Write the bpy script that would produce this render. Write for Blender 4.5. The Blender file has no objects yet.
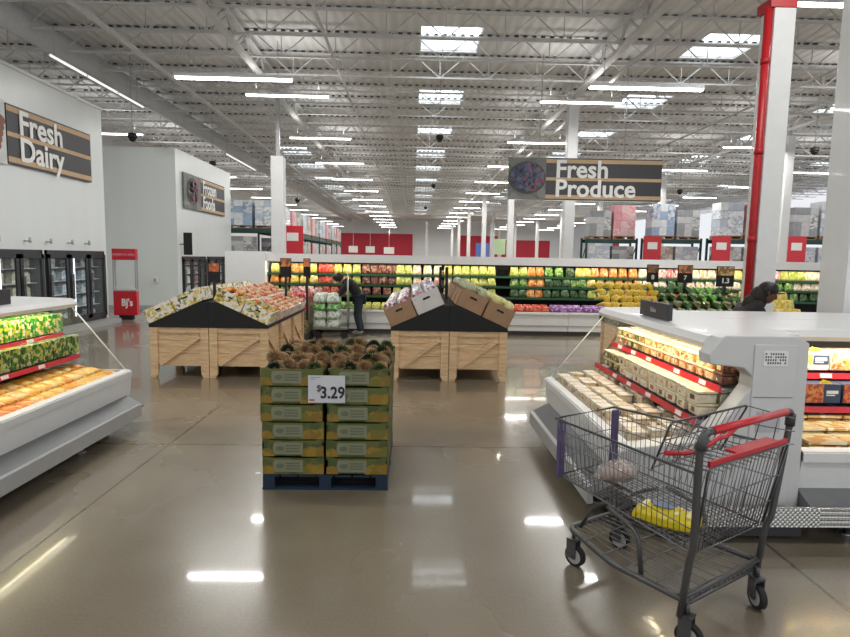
import bpy, bmesh, math, random
from mathutils import Vector, Matrix, Euler
random.seed(7)
R = math.radians
COL = bpy.context.scene.collection
# ------------------------------------------------------------------ materials
MATS = {}
def nt(m):
    m.use_nodes = True
    n = m.node_tree
    return n, n.nodes['Principled BSDF']
def mat(name, col, rough=.5, metal=0, var=.06, vscale=8, emis=0, alpha=1, trans=0, coat=0, bump=0, bscale=30):
    if name in MATS: return MATS[name]
    m = bpy.data.materials.new(name); n, b = nt(m)
    L = n.links.new
    tc = n.nodes.new('ShaderNodeTexCoord'); ns = n.nodes.new('ShaderNodeTexNoise')
    ns.inputs['Scale'].default_value = vscale; ns.inputs['Detail'].default_value = 3
    L(tc.outputs['Object'], ns.inputs['Vector'])
    mx = n.nodes.new('ShaderNodeMix'); mx.data_type = 'RGBA'
    c = [max(0, x) for x in col]
    mx.inputs['A'].default_value = (*[x*(1-var*2) for x in c], 1)
    mx.inputs['B'].default_value = (*[min(1, x*(1+var*2)) for x in c], 1)
    L(ns.outputs['Fac'], mx.inputs['Factor']); L(mx.outputs['Result'], b.inputs['Base Color'])
    b.inputs['Roughness'].default_value = rough; b.inputs['Metallic'].default_value = metal
    b.inputs['Alpha'].default_value = alpha; b.inputs['Transmission Weight'].default_value = trans
    b.inputs['Coat Weight'].default_value = coat
    if emis:
        b.inputs['Emission Color'].default_value = (*col, 1); b.inputs['Emission Strength'].default_value = emis
    if bump:
        n2 = n.nodes.new('ShaderNodeTexNoise'); n2.inputs['Scale'].default_value = bscale
        L(tc.outputs['Object'], n2.inputs['Vector'])
        bp = n.nodes.new('ShaderNodeBump'); bp.inputs['Strength'].default_value = bump; bp.inputs['Distance'].default_value = .02
        L(n2.outputs['Fac'], bp.inputs['Height']); L(bp.outputs['Normal'], b.inputs['Normal'])
    MATS[name] = m; return m
def pmat(name, cols, scale=25, rough=.4, stretch=(1, 1, 1), coat=.3):
    """printed packaging or mixed contents: patches of several colours"""
    if name in MATS: return MATS[name]
    m = bpy.data.materials.new(name); n, b = nt(m); L = n.links.new
    tc = n.nodes.new('ShaderNodeTexCoord'); oi = n.nodes.new('ShaderNodeObjectInfo')
    sc = n.nodes.new('ShaderNodeVectorMath'); sc.operation = 'SCALE'; sc.inputs['Scale'].default_value = 37
    L(oi.outputs['Random'], sc.inputs[0])
    mp = n.nodes.new('ShaderNodeMapping'); mp.inputs['Scale'].default_value = stretch
    L(tc.outputs['Object'], mp.inputs['Vector'])
    ad = n.nodes.new('ShaderNodeVectorMath'); L(mp.outputs['Vector'], ad.inputs[0]); L(sc.outputs[0], ad.inputs[1])
    vo = n.nodes.new('ShaderNodeTexVoronoi'); vo.inputs['Scale'].default_value = scale
    ns = n.nodes.new('ShaderNodeTexNoise'); ns.inputs['Scale'].default_value = scale*1.3; L(ad.outputs[0], ns.inputs['Vector'])
    ma = n.nodes.new('ShaderNodeVectorMath'); ma.operation = 'MULTIPLY_ADD'; ma.inputs[1].default_value = (1.6/scale,)*3; L(ns.outputs['Color'], ma.inputs[0]); L(ad.outputs[0], ma.inputs[2])
    L(ma.outputs[0], vo.inputs['Vector'])
    sp = n.nodes.new('ShaderNodeSeparateColor'); L(vo.outputs['Color'], sp.inputs[0])
    cr = n.nodes.new('ShaderNodeValToRGB'); cr.color_ramp.interpolation = 'CONSTANT'
    e = cr.color_ramp.elements
    while len(e) < len(cols): e.new(.5)
    for i, c in enumerate(cols): e[i].position = i/len(cols); e[i].color = (*c, 1)
    L(sp.outputs[0], cr.inputs[0]); L(cr.outputs[0], b.inputs['Base Color'])
    b.inputs['Roughness'].default_value = rough; b.inputs['Coat Weight'].default_value = coat
    MATS[name] = m; return m
white = mat('white_paint', (.78, .78, .78), .45, var=.02)
white2 = mat('white_case', (.80, .81, .81), .3, var=.02, coat=.2)
lgrey = mat('light_grey_metal', (.45, .46, .47), .4, .3, var=.04)
grey = mat('grey_plastic', (.20, .205, .21), .5, var=.05)
dgrey = mat('dark_grey', (.06, .062, .066), .5)
black = mat('black_plastic', (.012, .012, .013), .45)
matblack = mat('black_board', (.010, .010, .011), .75)
steel = mat('brushed_steel', (.55, .55, .55), .3, 1, var=.08)
cartm = mat('cart_tube_grey', (.115, .115, .12), .38, .55, var=.05)
wire = mat('cart_wire', (.22, .22, .23), .35, .8, var=.05)
red = mat('red_paint', (.50, .012, .018), .4, var=.05)
redp = mat('red_plastic', (.62, .015, .03), .35, var=.03, coat=.3)
redwall = mat('red_wall_paint', (.52, .02, .045), .6, var=.04)
navy = mat('pallet_blue', (.006, .022, .05), .65, var=.2)
cream = mat('white_letters', (.86, .86, .84), .5, var=.01)
tan = mat('tan_stripe', (.55, .38, .22), .6)
signdark = mat('sign_charcoal', (.040, .038, .045), .5)
rubber = mat('rubber', (.015, .015, .015), .7)
card = mat('brown_cardboard', (.36, .22, .125), .8, var=.08)
cardw = mat('white_cardboard', (.66, .63, .60), .7, var=.05)
glow = mat('diffuser_white', (1, 1, .97), .5, emis=9, var=0); glow.cycles.emission_sampling = 'NONE'
skin_b = mat('brown_skin', (.16, .075, .045), .55)
skin_l = mat('tan_skin', (.45, .26, .18), .55)
hair = mat('dark_hair', (.015, .010, .008), .7)
coatm = mat('dark_jacket', (.018, .014, .016), .85, bump=.4, bscale=60)
jeans = mat('dark_jeans', (.02, .03, .05), .85)

def glassmat(name, tint, rough=.03, alpha=.2):
    m = bpy.data.materials.new(name); n, b = nt(m)
    b.inputs['Base Color'].default_value = (*tint, 1); b.inputs['Roughness'].default_value = rough
    b.inputs['Alpha'].default_value = alpha; b.inputs['Specular IOR Level'].default_value = .5
    MATS[name] = m; return m
glass = glassmat('clear_glass', (.8, .88, .86), .05, .035)
clearp = glassmat('clear_plastic', (.9, .9, .88), .2, .35)

# pine boards
def wood():
    m = bpy.data.materials.new('pine_wood'); n, b = nt(m); L = n.links.new
    tc = n.nodes.new('ShaderNodeTexCoord'); mp = n.nodes.new('ShaderNodeMapping'); mp.inputs['Scale'].default_value = (1.2, 1.2, 9)
    L(tc.outputs['Object'], mp.inputs['Vector'])
    no = n.nodes.new('ShaderNodeTexNoise'); no.inputs['Scale'].default_value = 3; no.inputs['Detail'].default_value = 6; no.inputs['Distortion'].default_value = 1.2
    L(mp.outputs[0], no.inputs['Vector'])
    cr = n.nodes.new('ShaderNodeValToRGB'); e = cr.color_ramp.elements
    e[0].position = .3; e[0].color = (.60, .39, .20, 1); e[1].position = .7; e[1].color = (.86, .62, .38, 1)
    L(no.outputs['Fac'], cr.inputs[0])
    vo = n.nodes.new('ShaderNodeTexVoronoi'); vo.inputs['Scale'].default_value = 3.2; L(tc.outputs['Object'], vo.inputs['Vector'])
    c2 = n.nodes.new('ShaderNodeValToRGB'); e = c2.color_ramp.elements
    e[0].position = .04; e[0].color = (.12, .05, .02, 1); e[1].position = .09; e[1].color = (1, 1, 1, 1)
    L(vo.outputs['Distance'], c2.inputs[0])
    mx = n.nodes.new('ShaderNodeMix'); mx.data_type = 'RGBA'; mx.blend_type = 'MULTIPLY'; mx.inputs['Factor'].default_value = .9
    L(cr.outputs[0], mx.inputs['A']); L(c2.outputs[0], mx.inputs['B']); L(mx.outputs['Result'], b.inputs['Base Color'])
    b.inputs['Roughness'].default_value = .6
    return m
pine = wood()
def floor_mat():
    m = bpy.data.materials.new('polished_concrete'); n, b = nt(m); L = n.links.new
    tc = n.nodes.new('ShaderNodeTexCoord')
    n1 = n.nodes.new('ShaderNodeTexNoise'); n1.inputs['Scale'].default_value = .55; n1.inputs['Detail'].default_value = 4; n1.inputs['Roughness'].default_value = .5
    L(tc.outputs['Object'], n1.inputs['Vector'])
    cr = n.nodes.new('ShaderNodeValToRGB'); e = cr.color_ramp.elements
    e[0].position = .2; e[0].color = (.150, .124, .088, 1); e[1].position = .8; e[1].color = (.285, .242, .178, 1)
    L(n1.outputs['Fac'], cr.inputs[0])
    n2 = n.nodes.new('ShaderNodeTexNoise'); n2.inputs['Scale'].default_value = 60; n2.inputs['Detail'].default_value = 4
    L(tc.outputs['Object'], n2.inputs['Vector'])
    mx = n.nodes.new('ShaderNodeMix'); mx.data_type = 'RGBA'; mx.blend_type = 'OVERLAY'; mx.inputs['Factor'].default_value = .18
    L(cr.outputs[0], mx.inputs['A']); L(n2.outputs['Fac'], mx.inputs['B'])
    # saw cut joints
    sx = n.nodes.new('ShaderNodeSeparateXYZ'); L(tc.outputs['Object'], sx.inputs[0])
    def line(sock, off, per, w):
        a = n.nodes.new('ShaderNodeMath'); a.operation = 'ADD'; a.inputs[1].default_value = off + 100*per; L(sock, a.inputs[0])
        f = n.nodes.new('ShaderNodeMath'); f.operation = 'MODULO'; f.inputs[1].default_value = per; L(a.outputs[0], f.inputs[0])
        g = n.nodes.new('ShaderNodeMath'); g.operation = 'LESS_THAN'; g.inputs[1].default_value = w; L(f.outputs[0], g.inputs[0]); return g
    g1 = line(sx.outputs[0], 2.3, 4.6, .022); g2 = line(sx.outputs[1], -5.4, 4.6, .022)
    mm = n.nodes.new('ShaderNodeMath'); mm.operation = 'MAXIMUM'; L(g1.outputs[0], mm.inputs[0]); L(g2.outputs[0], mm.inputs[1])
    ml = n.nodes.new('ShaderNodeMath'); ml.operation = 'MULTIPLY'; ml.inputs[1].default_value = .75; L(mm.outputs[0], ml.inputs[0])
    m3 = n.nodes.new('ShaderNodeMix'); m3.data_type = 'RGBA'; L(ml.outputs[0], m3.inputs['Factor'])
    L(mx.outputs['Result'], m3.inputs['A']); m3.inputs['B'].default_value = (.05, .042, .035, 1)
    L(m3.outputs['Result'], b.inputs['Base Color'])
    rr = n.nodes.new('ShaderNodeMapRange'); rr.inputs['To Min'].default_value = .20; rr.inputs['To Max'].default_value = .33
    L(n1.outputs['Fac'], rr.inputs['Value']); L(rr.outputs[0], b.inputs['Roughness'])
    b.inputs['IOR'].default_value = 1.75
    b.inputs['Coat Weight'].default_value = .5; b.inputs['Coat Roughness'].default_value = .05
    return m
def wave_mat(name, col, scale, axis, strength, rough=.4, coat=0, metal=0):
    m = bpy.data.materials.new(name); n, b = nt(m); L = n.links.new
    tc = n.nodes.new('ShaderNodeTexCoord'); wv = n.nodes.new('ShaderNodeTexWave'); wv.bands_direction = axis
    wv.inputs['Scale'].default_value = scale; L(tc.outputs['Object'], wv.inputs['Vector'])
    bp = n.nodes.new('ShaderNodeBump'); bp.inputs['Strength'].default_value = strength; bp.inputs['Distance'].default_value = .05
    L(wv.outputs['Fac'], bp.inputs['Height']); L(bp.outputs[0], b.inputs['Normal'])
    mx = n.nodes.new('ShaderNodeMix'); mx.data_type = 'RGBA'
    mx.inputs['A'].default_value = (*[c*(.9 if scale > .9 else .985) for c in col], 1); mx.inputs['B'].default_value = (*col, 1)
    L(wv.outputs['Fac'], mx.inputs['Factor']); L(mx.outputs['Result'], b.inputs['Base Color'])
    b.inputs['Roughness'].default_value = rough; b.inputs['Coat Weight'].default_value = coat; b.inputs['Metallic'].default_value = metal
    return m
deckm = wave_mat('roof_deck', (.82, .82, .82), 1.05, 'X', .5, .6)
panelm = wave_mat('insulated_panel', (.72, .76, .76), .5, 'Y', .03, .3)
panelx = wave_mat('insulated_panel_x', (.72, .77, .75), .5, 'X', .03, .3)
def diamond():
    m = bpy.data.materials.new('diamond_plate'); n, b = nt(m); L = n.links.new
    tc = n.nodes.new('ShaderNodeTexCoord'); ck = n.nodes.new('ShaderNodeTexVoronoi'); ck.inputs['Scale'].default_value = 46
    mp = n.nodes.new('ShaderNodeMapping'); mp.inputs['Rotation'].default_value = (0, R(45), 0); L(tc.outputs['Object'], mp.inputs[0])
    L(mp.outputs[0], ck.inputs['Vector']); ck.inputs['Randomness'].default_value = 0
    bp = n.nodes.new('ShaderNodeBump'); bp.inputs['Strength'].default_value = 1; bp.inputs['Distance'].default_value = .01
    L(ck.outputs['Distance'], bp.inputs['Height']); L(bp.outputs[0], b.inputs['Normal'])
    b.inputs['Base Color'].default_value = (.62, .62, .60, 1); b.inputs['Metallic'].default_value = 1; b.inputs['Roughness'].default_value = .3
    return m
diam = diamond()

# ------------------------------------------------------------------ mesh builder
class MB:
    def __init__(s): s.bm = bmesh.new(); s.mi = 0; s.sm = False
    def _f(s, vs):
        try:
            f = s.bm.faces.new(vs); f.material_index = s.mi; f.smooth = s.sm; return f
        except ValueError: return None
    def box(s, x0, x1, y0, y1, z0, z1, m=None):
        p = [Vector(c) for c in ((x0, y0, z0), (x1, y0, z0), (x1, y1, z0), (x0, y1, z0), (x0, y0, z1), (x1, y0, z1), (x1, y1, z1), (x0, y1, z1))]
        if m is not None: p = [m @ q for q in p]
        v = [s.bm.verts.new(q) for q in p]
        for f in ((3, 2, 1, 0), (4, 5, 6, 7), (0, 1, 5, 4), (1, 2, 6, 5), (2, 3, 7, 6), (3, 0, 4, 7)): s._f([v[i] for i in f])
        return s
    def bar(s, a, b, w, h=None):
        a, b = Vector(a), Vector(b); h = h or w; d = (b-a); l = d.length
        if l < 1e-6: return s
        q = d.to_track_quat('Z', 'Y' if abs(d.normalized().y) < .9 else 'X')
        M = Matrix.Translation(a) @ q.to_matrix().to_4x4()
        return s.box(-w/2, w/2, -h/2, h/2, 0, l, M)
    def tube(s, pts, r, n=8, closed=False, cap=True, smooth=True):
        pts = [Vector(p) for p in pts]; N = len(pts); rs = r if isinstance(r, (list, tuple)) else [r]*N
        prev = None; rings = []
        for i, p in enumerate(pts):
            if closed: t = (pts[(i+1) % N]-pts[i-1])
            else: t = pts[min(i+1, N-1)]-pts[max(i-1, 0)]
            t.normalize()
            if prev is None:
                up = Vector((0, 0, 1)) if abs(t.z) < .9 else Vector((1, 0, 0))
                u = t.cross(up).normalized()
            else:
                u = (prev-t*prev.dot(t)).normalized()
            prev = u; w = t.cross(u)
            rings.append([s.bm.verts.new(p+(u*math.cos(2*math.pi*k/n)+w*math.sin(2*math.pi*k/n))*rs[i]) for k in range(n)])
        o = s.sm; s.sm = smooth
        for i in range(N if closed else N-1):
            a, b = rings[i], rings[(i+1) % N]
            for k in range(n): s._f([a[k], a[(k+1) % n], b[(k+1) % n], b[k]])
        s.sm = o
        if cap and not closed: s._f(rings[0][::-1]); s._f(rings[-1])
        return s
    def cyl(s, a, b, r, r2=None, n=16): return s.tube([a, b], [r, r if r2 is None else r2], n)
    def prism(s, poly, f, a, b):
        """poly: list of 2-D points, f(u, v, w) -> 3-D, extruded from w=a to w=b"""
        v0 = [s.bm.verts.new(f(p[0], p[1], a)) for p in poly]; v1 = [s.bm.verts.new(f(p[0], p[1], b)) for p in poly]
        n = len(poly)
        for i in range(n): s._f([v0[i], v0[(i+1) % n], v1[(i+1) % n], v1[i]])
        s._f(v0[::-1]); s._f(v1); return s
    def ball(s, c, r, sz=(1, 1, 1), sub=2, jit=0, m=None):
        o = bmesh.ops.create_icosphere(s.bm, subdivisions=sub, radius=1)
        c = Vector(c)
        for v in o['verts']:
            k = 1+random.uniform(-jit, jit)
            q = Vector((v.co.x*sz[0], v.co.y*sz[1], v.co.z*sz[2]))*r*k
            if m is not None: q = m @ q
            v.co = q+c
        for v in o['verts']:
            for f in v.link_faces: f.material_index = s.mi; f.smooth = True
        return s
    def lathe(s, prof, c=(0, 0, 0), n=16):
        c = Vector(c); rings = [[s.bm.verts.new(c+Vector((r*math.cos(2*math.pi*k/n), r*math.sin(2*math.pi*k/n), z))) for k in range(n)] for r, z in prof]
        o = s.sm; s.sm = True
        for a, b in zip(rings, rings[1:]):
            for k in range(n): s._f([a[k], a[(k+1) % n], b[(k+1) % n], b[k]])
        s.sm = o; s._f(rings[0][::-1]); s._f(rings[-1]); return s
    def mesh(s, name, mats, norm=True):
        bm = s.bm
        if norm: bmesh.ops.recalc_face_normals(bm, faces=bm.faces)
        me = bpy.data.meshes.new(name); bm.to_mesh(me); bm.free()
        for m in (mats if isinstance(mats, (list, tuple)) else [mats]): me.materials.append(m)
        return me
def link(o): COL.objects.link(o); return o
def tag(o, label=None, cat=None, group=None, kind=None):
    if label: o['label'] = label
    if cat: o['category'] = cat
    if group: o['group'] = group
    if kind: o['kind'] = kind
    return o
def P(name, mb, m, parent=None, label=None, bevel=0, loc=None, kind=None):
    me = mb if isinstance(mb, bpy.types.Mesh) else mb.mesh(name, m)
    o = link(bpy.data.objects.new(name, me)); o.parent = parent
    if loc: o.location = loc
    if label: o['label'] = label
    if kind: o['kind'] = kind
    if bevel:
        bv = o.modifiers.new('bevel', 'BEVEL'); bv.width = bevel; bv.segments = 2; bv.limit_method = 'ANGLE'
    return o
def T(name, label, cat, loc=(0, 0, 0), rz=0, group=None):
    o = link(bpy.data.objects.new(name, None)); o.location = loc; o.rotation_euler = (0, 0, rz); o.empty_display_size = .1
    return tag(o, label, cat, group)
def S(name, mb, m, parent=None, **k):
    o = P(name, mb, m, parent, **k)
    if parent is None: o['kind'] = 'structure'
    return o
CH = {}
def kids(o):
    return [c for c in bpy.data.objects if c.parent == o]
def dup(root, loc=None, rot=None, label=None, group=None, scale=None):
    if root.name not in CH: CH[root.name] = [(c, kids(c)) for c in kids(root)]
    r = link(root.copy())
    if loc is not None: r.location = loc
    if rot is not None: r.rotation_euler = rot if hasattr(rot, '__len__') else (0, 0, rot)
    if scale: r.scale = scale
    if label: r['label'] = label
    if group: r['group'] = group
    for c, gs in CH[root.name]:
        k = link(c.copy()); k.parent = r
        for g in gs: h = link(g.copy()); h.parent = k
    return r
class Maker:
    """the first call uses the proto itself, later calls copy it"""
    def __init__(s, fn): s.fn = fn; s.o = None
    def __call__(s, loc, rot=0, label=None, group=None, scale=None):
        rot = rot if hasattr(rot, '__len__') else (0, 0, rot)
        if s.o is None:
            s.o = o = s.fn(); CH[o.name] = [(c, kids(c)) for c in kids(o)]
            o.location = loc; o.rotation_euler = rot
            if scale: o.scale = scale
            if label: o['label'] = label
            if group: o['group'] = group
            return o
        o = dup(s.o, loc, rot, label, group, scale or (1, 1, 1))
        if not group and 'group' in o: del o['group']
        return o
def text_mesh(body, size, ext=.004, bold=.0, align='CENTER', sx=1, spacing=1):
    c = bpy.data.curves.new('lettering', 'FONT'); c.body = body; c.size = size; c.extrude = ext; c.offset = bold
    c.align_x = align; c.align_y = 'CENTER'; c.space_character = spacing; c.resolution_u = 3
    o = bpy.data.objects.new('lettering_source', c); link(o)
    dg = bpy.context.evaluated_depsgraph_get(); dg.update()
    me = bpy.data.meshes.new_from_object(o.evaluated_get(dg))
    bpy.data.objects.remove(o)
    me.transform(Matrix.Diagonal((sx, 1, 1, 1)))
    return me
def TXT(name, body, size, m, parent, M, **k):
    """lettering standing in the XZ plane (facing -Y) and then moved by M"""
    me = text_mesh(body, size, **k)
    me.transform(M @ Matrix.Rotation(R(90), 4, 'X'))
    me.materials.clear(); me.materials.append(m)
    return P(name, me, m, parent)
# ------------------------------------------------------------------ camera
H = 1.8; F = 580.0
cam = bpy.data.cameras.new('camera'); co = link(bpy.data.objects.new('camera', cam)); bpy.context.scene.camera = co
cam.sensor_width = 36; cam.lens = F/850*36; cam.clip_end = 300
co.location = (0, 0, H)
pitch = math.atan((318.5-258.3)/F); yaw = math.atan(13/F); roll = .017
co.matrix_world = Matrix.Translation((0, 0, H)) @ Matrix.Rotation(-yaw, 4, 'Z') @ Matrix.Rotation(R(90)-pitch, 4, 'X') @ Matrix.Rotation(roll, 4, 'Z')

# ------------------------------------------------------------------ building shell
ZD = 8.05
S('floor', MB().box(-16, 34, -7, 96, -.2, 0), floor_mat())
# roof deck with openings for the skylights
SK = [(x, 17.4+6*k) for x in (-7.1, .98, 8.9, 17.2, 25.5) for k in range(3 if x == -7.1 else 0, 12)]
SKW, SKD = .85, .95
mb = MB(); xs = sorted({-16, 34} | {x+d for x, _ in SK for d in (-SKW, SKW)}); ys = sorted({-7, 96} | {y+d for _, y in SK for d in (-SKD, SKD)})
holes = {(round(x-SKW, 3), round(y-SKD, 3)) for x, y in SK}
for a, b in zip(xs, xs[1:]):
    for c, d in zip(ys, ys[1:]):
        if (round(a, 3), round(c, 3)) in holes: continue
        mb.box(a, b, c, d, ZD, ZD+.05)
S('ceiling', mb, deckm)
skyl = mat('skylight_glow', (.9, .96, 1), .4, emis=3.2, var=0); skyl.cycles.emission_sampling = 'NONE'
curbm = mat('skylight_curb_white', (.8, .82, .82), .5)
k0 = None
for i, (x, y) in enumerate(SK):
    if k0 is None:
        k0 = S('window_1', MB().box(-SKW, SKW, -SKD, SKD, ZD+.45, ZD+.47), skyl)
        m = MB()
        for s in (-1, 1):
            m.box(s*SKW-.02, s*SKW+.02, -SKD, SKD, ZD+.05, ZD+.45); m.box(-SKW, SKW, s*SKD-.02, s*SKD+.02, ZD+.05, ZD+.45)
        k1 = S('window_frame', m, curbm, k0); k0.location = (x, y, 0)
    else:
        o = link(k0.copy()); o.name = 'window_%d' % (i+1); o.location = (x, y, 0)
        c = link(k1.copy()); c.parent = o
# open-web joists across the hall, girders along it
joistm = mat('joist_white', (.66, .66, .66), .5)
m = MB(); X0, X1 = -15, 33
zt, zb = ZD-.06, ZD-.72
m.box(X0, X1, -.04, .04, zt-.05, zt); m.box(X0, X1, -.035, .035, zb-.025, zb+.025)
n = 32; st = (X1-X0)/n
for i in range(n):
    a = X0+i*st
    m.bar((a, 0, zt-.03), (a+st/2, 0, zb), .028); m.bar((a+st/2, 0, zb), (a+st, 0, zt-.03), .028)
    m.bar((a+st/2, 0, zb), (a+st/2, 0, zt-.03), .022)
m.mi = 1
x = X0
while x < X1:
    if random.random() > .06: m.box(x, x+.11, -.05, .05, zt+.008, zt+.048)
    x += .25
jm = m.mesh('joist', [joistm, mat('deck_gap', (.10, .10, .105), .8)])
for i in range(46):
    y = 2.35+1.62*i
    S('trim_%d' % (i+1), jm, None, loc=(0, y, 0))
for i, x in enumerate((-4.7, 5.3, 15.3, 25.3)):
    m = MB(); m.box(x-.09, x+.09, -6, 95, zb-.12, zb-.03); m.box(x-.09, x+.09, -6, 95, zt-.25, zt-.18)
    y = -6
    while y < 94:
        m.bar((x, y, zt-.2), (x, y+.8, zb-.06), .05); m.bar((x, y+.8, zb-.06), (x, y+1.6, zt-.2), .05); y += 1.62
    S('trim_%d' % (60+i), m, joistm)
for i, (x, z, r, mm) in enumerate(((5.75, 7.05, .05, joistm), (-9.9, 7.5, .33, mat('wrapped_duct_grey', (.60, .61, .62), .5)), (-2.2, 7.1, .04, joistm), (11.4, 7.1, .04, joistm), (-7.2, 7.0, .07, joistm))):
    P_ = MB().tube([(x, -5, z), (x, 90, z)], r, 14)
    o = P('overhead_duct' if r > .2 else 'overhead_pipe', P_, mm)
    tag(o, ['white sprinkler main running under the joists past the Fresh Produce sign', 'broad round grey duct above the Fresh Dairy wall',
            'thin white pipe under the joists nearest the main aisle line', 'thin white pipe under the joists beyond the Fresh Produce sign', 'white pipe beside the broad grey duct'][i], 'duct' if r > .2 else 'pipe')
# cross duct near the top of the frame
# walls
S('wall_left', MB().box(-8.7, -8, -6, 15.4, 1.84, 5.4).box(-8.7, -8, -6, 15.4, 0, .1).box(-8.7, -8, -6, 10.33, .1, 1.84).box(-8.7, -8, 12.73, 12.83, .1, 1.84).box(-8.7, -8, 15.23, 15.4, .1, 1.84), panelm)
S('trim_80', MB().box(-8.72, -7.97, -6, 15.42, 5.4, 5.46), white)
S('wall_middle', MB().box(-16, -7.6, 19.0, 19.2, 0, 5.15), panelx)
S('wall_frozen', MB().box(-8.3, -7.6, 19.2, 24.6, 1.73, 5.15).box(-8.3, -7.6, 19.2, 24.6, 0, .1).box(-8.3, -7.6, 19.2, 19.34, .1, 1.73).box(-8.3, -7.6, 21.5, 21.7, .1, 1.73).box(-8.3, -7.6, 24.1, 24.6, .1, 1.73), panelm)
S('wall_outer', MB().box(-16.3, -16, -6, 96, 0, 8.05), white)
S('wall_far', MB().box(-16, 34, 96, 96.3, 0, 8.2), mat('far_wall_white', (.75, .76, .77), .6))
for i, (a, b, z) in enumerate(((-11.8, -.1, 5.7), (7.6, 13.9, 5.6), (14.6, 22.5, 5.0), (33, 46, 5.8))):
    S('wall_red_%s' % 'abcd'[i], MB().box(a, min(b, 34), 95.85, 95.98, 1.2, z), redwall)
S('trim_81', MB().box(-8, -7.62, -6, 15.3, 0, .11), mat('kerb_grey', (.36, .37, .37), .5))
S('trim_82', MB().box(-12, -7.6, 18.88, 19.0, 0, .13), lgrey)

# ------------------------------------------------------------------ strip lights
def strip():
    t = T('strip_light', 'x', 'light')
    m = MB(); m.prism([(-.07, 0), (.07, 0), (.05, .07), (-.05, .07)], lambda u, v, w: Vector((w, u, v)), -1.2, 1.2)
    P('housing', m, white, t)
    P('diffuser', MB().prism([(-.06, 0), (.06, 0), (.05, -.035), (-.05, -.035)], lambda u, v, w: Vector((w, u, v)), -1.18, 1.18), glow, t)
    for s in (-.9, .9): P('hanger', MB().tube([(s, 0, .07), (s, 0, .75)], .006, 4), lgrey, t)
    return t
mk = Maker(strip)
def alight(loc, sx, sy, e, col=(1, .985, .95), rot=(0, 0, 0), spread=180):
    l = bpy.data.lights.new('lamp', 'AREA'); l.shape = 'RECTANGLE'; l.size = sx; l.size_y = sy; l.energy = e; l.color = col; l.spread = R(spread)
    o = link(bpy.data.objects.new('lamp', l)); o.location = loc; o.rotation_euler = rot; return o
cols = [(-11.8, 'over the tall cooler walls'), (-3.7, 'in the row over the pineapple pallet aisle'), (4.85, 'in the row behind the Fresh Produce sign'),
        (13.5, 'in the row over the far produce cooler end'), (20.3, 'in the outermost row beyond the stock racks')]
ordn = ['first', 'second', 'third', 'fourth', 'fifth', 'sixth', 'seventh', 'eighth', 'ninth', 'tenth', 'eleventh', 'twelfth', 'thirteenth', 'fourteenth']
for ci, (x, d) in enumerate(cols):
    for k in range(13):
        y = 17.45+6*k
        if x < -8 and y < 18: continue
        mk((x, y, 6.42), 0, 'white strip light %s, %s from the front' % (d, ordn[k]))
        alight((x, y, 6.37), 2.36, .12, 105); alight((x, y, 6.6), 2.3, .2, 16, rot=(R(180), 0, 0))  # the lamps facing up are added to brighten the ceiling
mk((-3.72, 12.4, 5.4), 0, 'lowest brightest strip light, hung over the stacked pineapple boxes')
mk((4.80, 12.4, 5.4), 0, 'low bright strip light hung in front of the Fresh Produce sign')
mk((-11.2, 12, 6.2), 0, 'strip light behind the Fresh Dairy wall'); alight((-11.2, 12, 6.15), 2.36, .12, 160)  # lamp added at this fixture to brighten the middle wall
mk((7.55, 10.7, 6.42), 0, 'strip light high beside the red and white post')
alight((-3.72, 12.4, 5.35), 2.36, .12, 90); alight((4.8, 12.4, 5.35), 2.36, .12, 90); alight((7.9, 10.6, 6.37), 2.36, .12, 90)
for x in (-3.6, 4.95):
    for y, q in ((0.5, 'at the photographer'), (6.0, 'just ahead of the photographer')):
        mk((x, y, 6.42), 0, 'white strip light hung %s, %s side' % (q, 'dairy wall' if x < 0 else 'deli')); alight((x, y, 6.37), 2.36, .12, 90); alight((x, y, 6.6), 2.3, .2, 16, rot=(R(180), 0, 0))  # upward lamps here too, added for ceiling brightness
# long glowing bars standing in for glints on edges, no real lamps
def edge_glint():
    t = T('glint_bar', 'x', 'light')
    P('housing', MB().box(-.05, .05, -2.3, 2.3, 0, .09), lgrey, t)
    m = MB()
    for a in (-2.25, -.72, .81): m.box(.05, .07, a, a+1.45, .01, .06)
    P('diffuser', m, mat('glint_glow', (1, 1, 1), .3, emis=.7, var=0), t); MATS['glint_glow'].cycles.emission_sampling = 'NONE'
    for a in (-2, 2): P('hanger', MB().tube([(0, a, .09), (0, a, .9)], .01, 4), lgrey, t)
    return t
w = Maker(edge_glint)
w((-8.25, 15.95, 6.15), 0, 'long thin glowing bar put in for an edge glint above the Fresh Dairy wall')
w((-8.0, 27.5, 6.0), 0, 'long thin glowing bar put in for an edge glint beyond the Frozen Foods sign')

# ------------------------------------------------------------------ columns
def column(x, y, w, label, ztop=5.1):
    t = T('support_column', label, 'column', (x, y, 0))
    P('sleeve', MB().box(-w/2, w/2, -w/2, w/2, 0, ztop), white, t, bevel=.02)
    P('base_collar', MB().box(-w/2-.03, w/2+.03, -w/2-.03, w/2+.03, 0, .15), lgrey, t)
    P('pole', MB().box(-.06, .06, -.06, .06, ztop, zb-.1), lgrey, t)
    return t
column(-4.57, 20, .42, 'square white column rising behind the peach crates, in front of the stock racks')
column(5.3, 20, .34, 'white column rising behind the Fresh Produce sign', 7.0)
for i, y in enumerate((32, 44, 56, 68, 80)):
    column(5.3, y, .32, 'slim white column deep in the hall, %s behind the Fresh Produce sign' % ordn[i], 7.0)
    column(15.3, y-8, .34, 'white column among the stock racks, %s past the red and white post' % ordn[i], 7.0)
for i, (x, y) in enumerate(((9.6, 70), (12.2, 70), (1.9, 84), (11.2, 84))):
    column(x, y, .3, 'thin white column far down the hall, %s of the cluster before the red wall' % ordn[i], 7)
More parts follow.
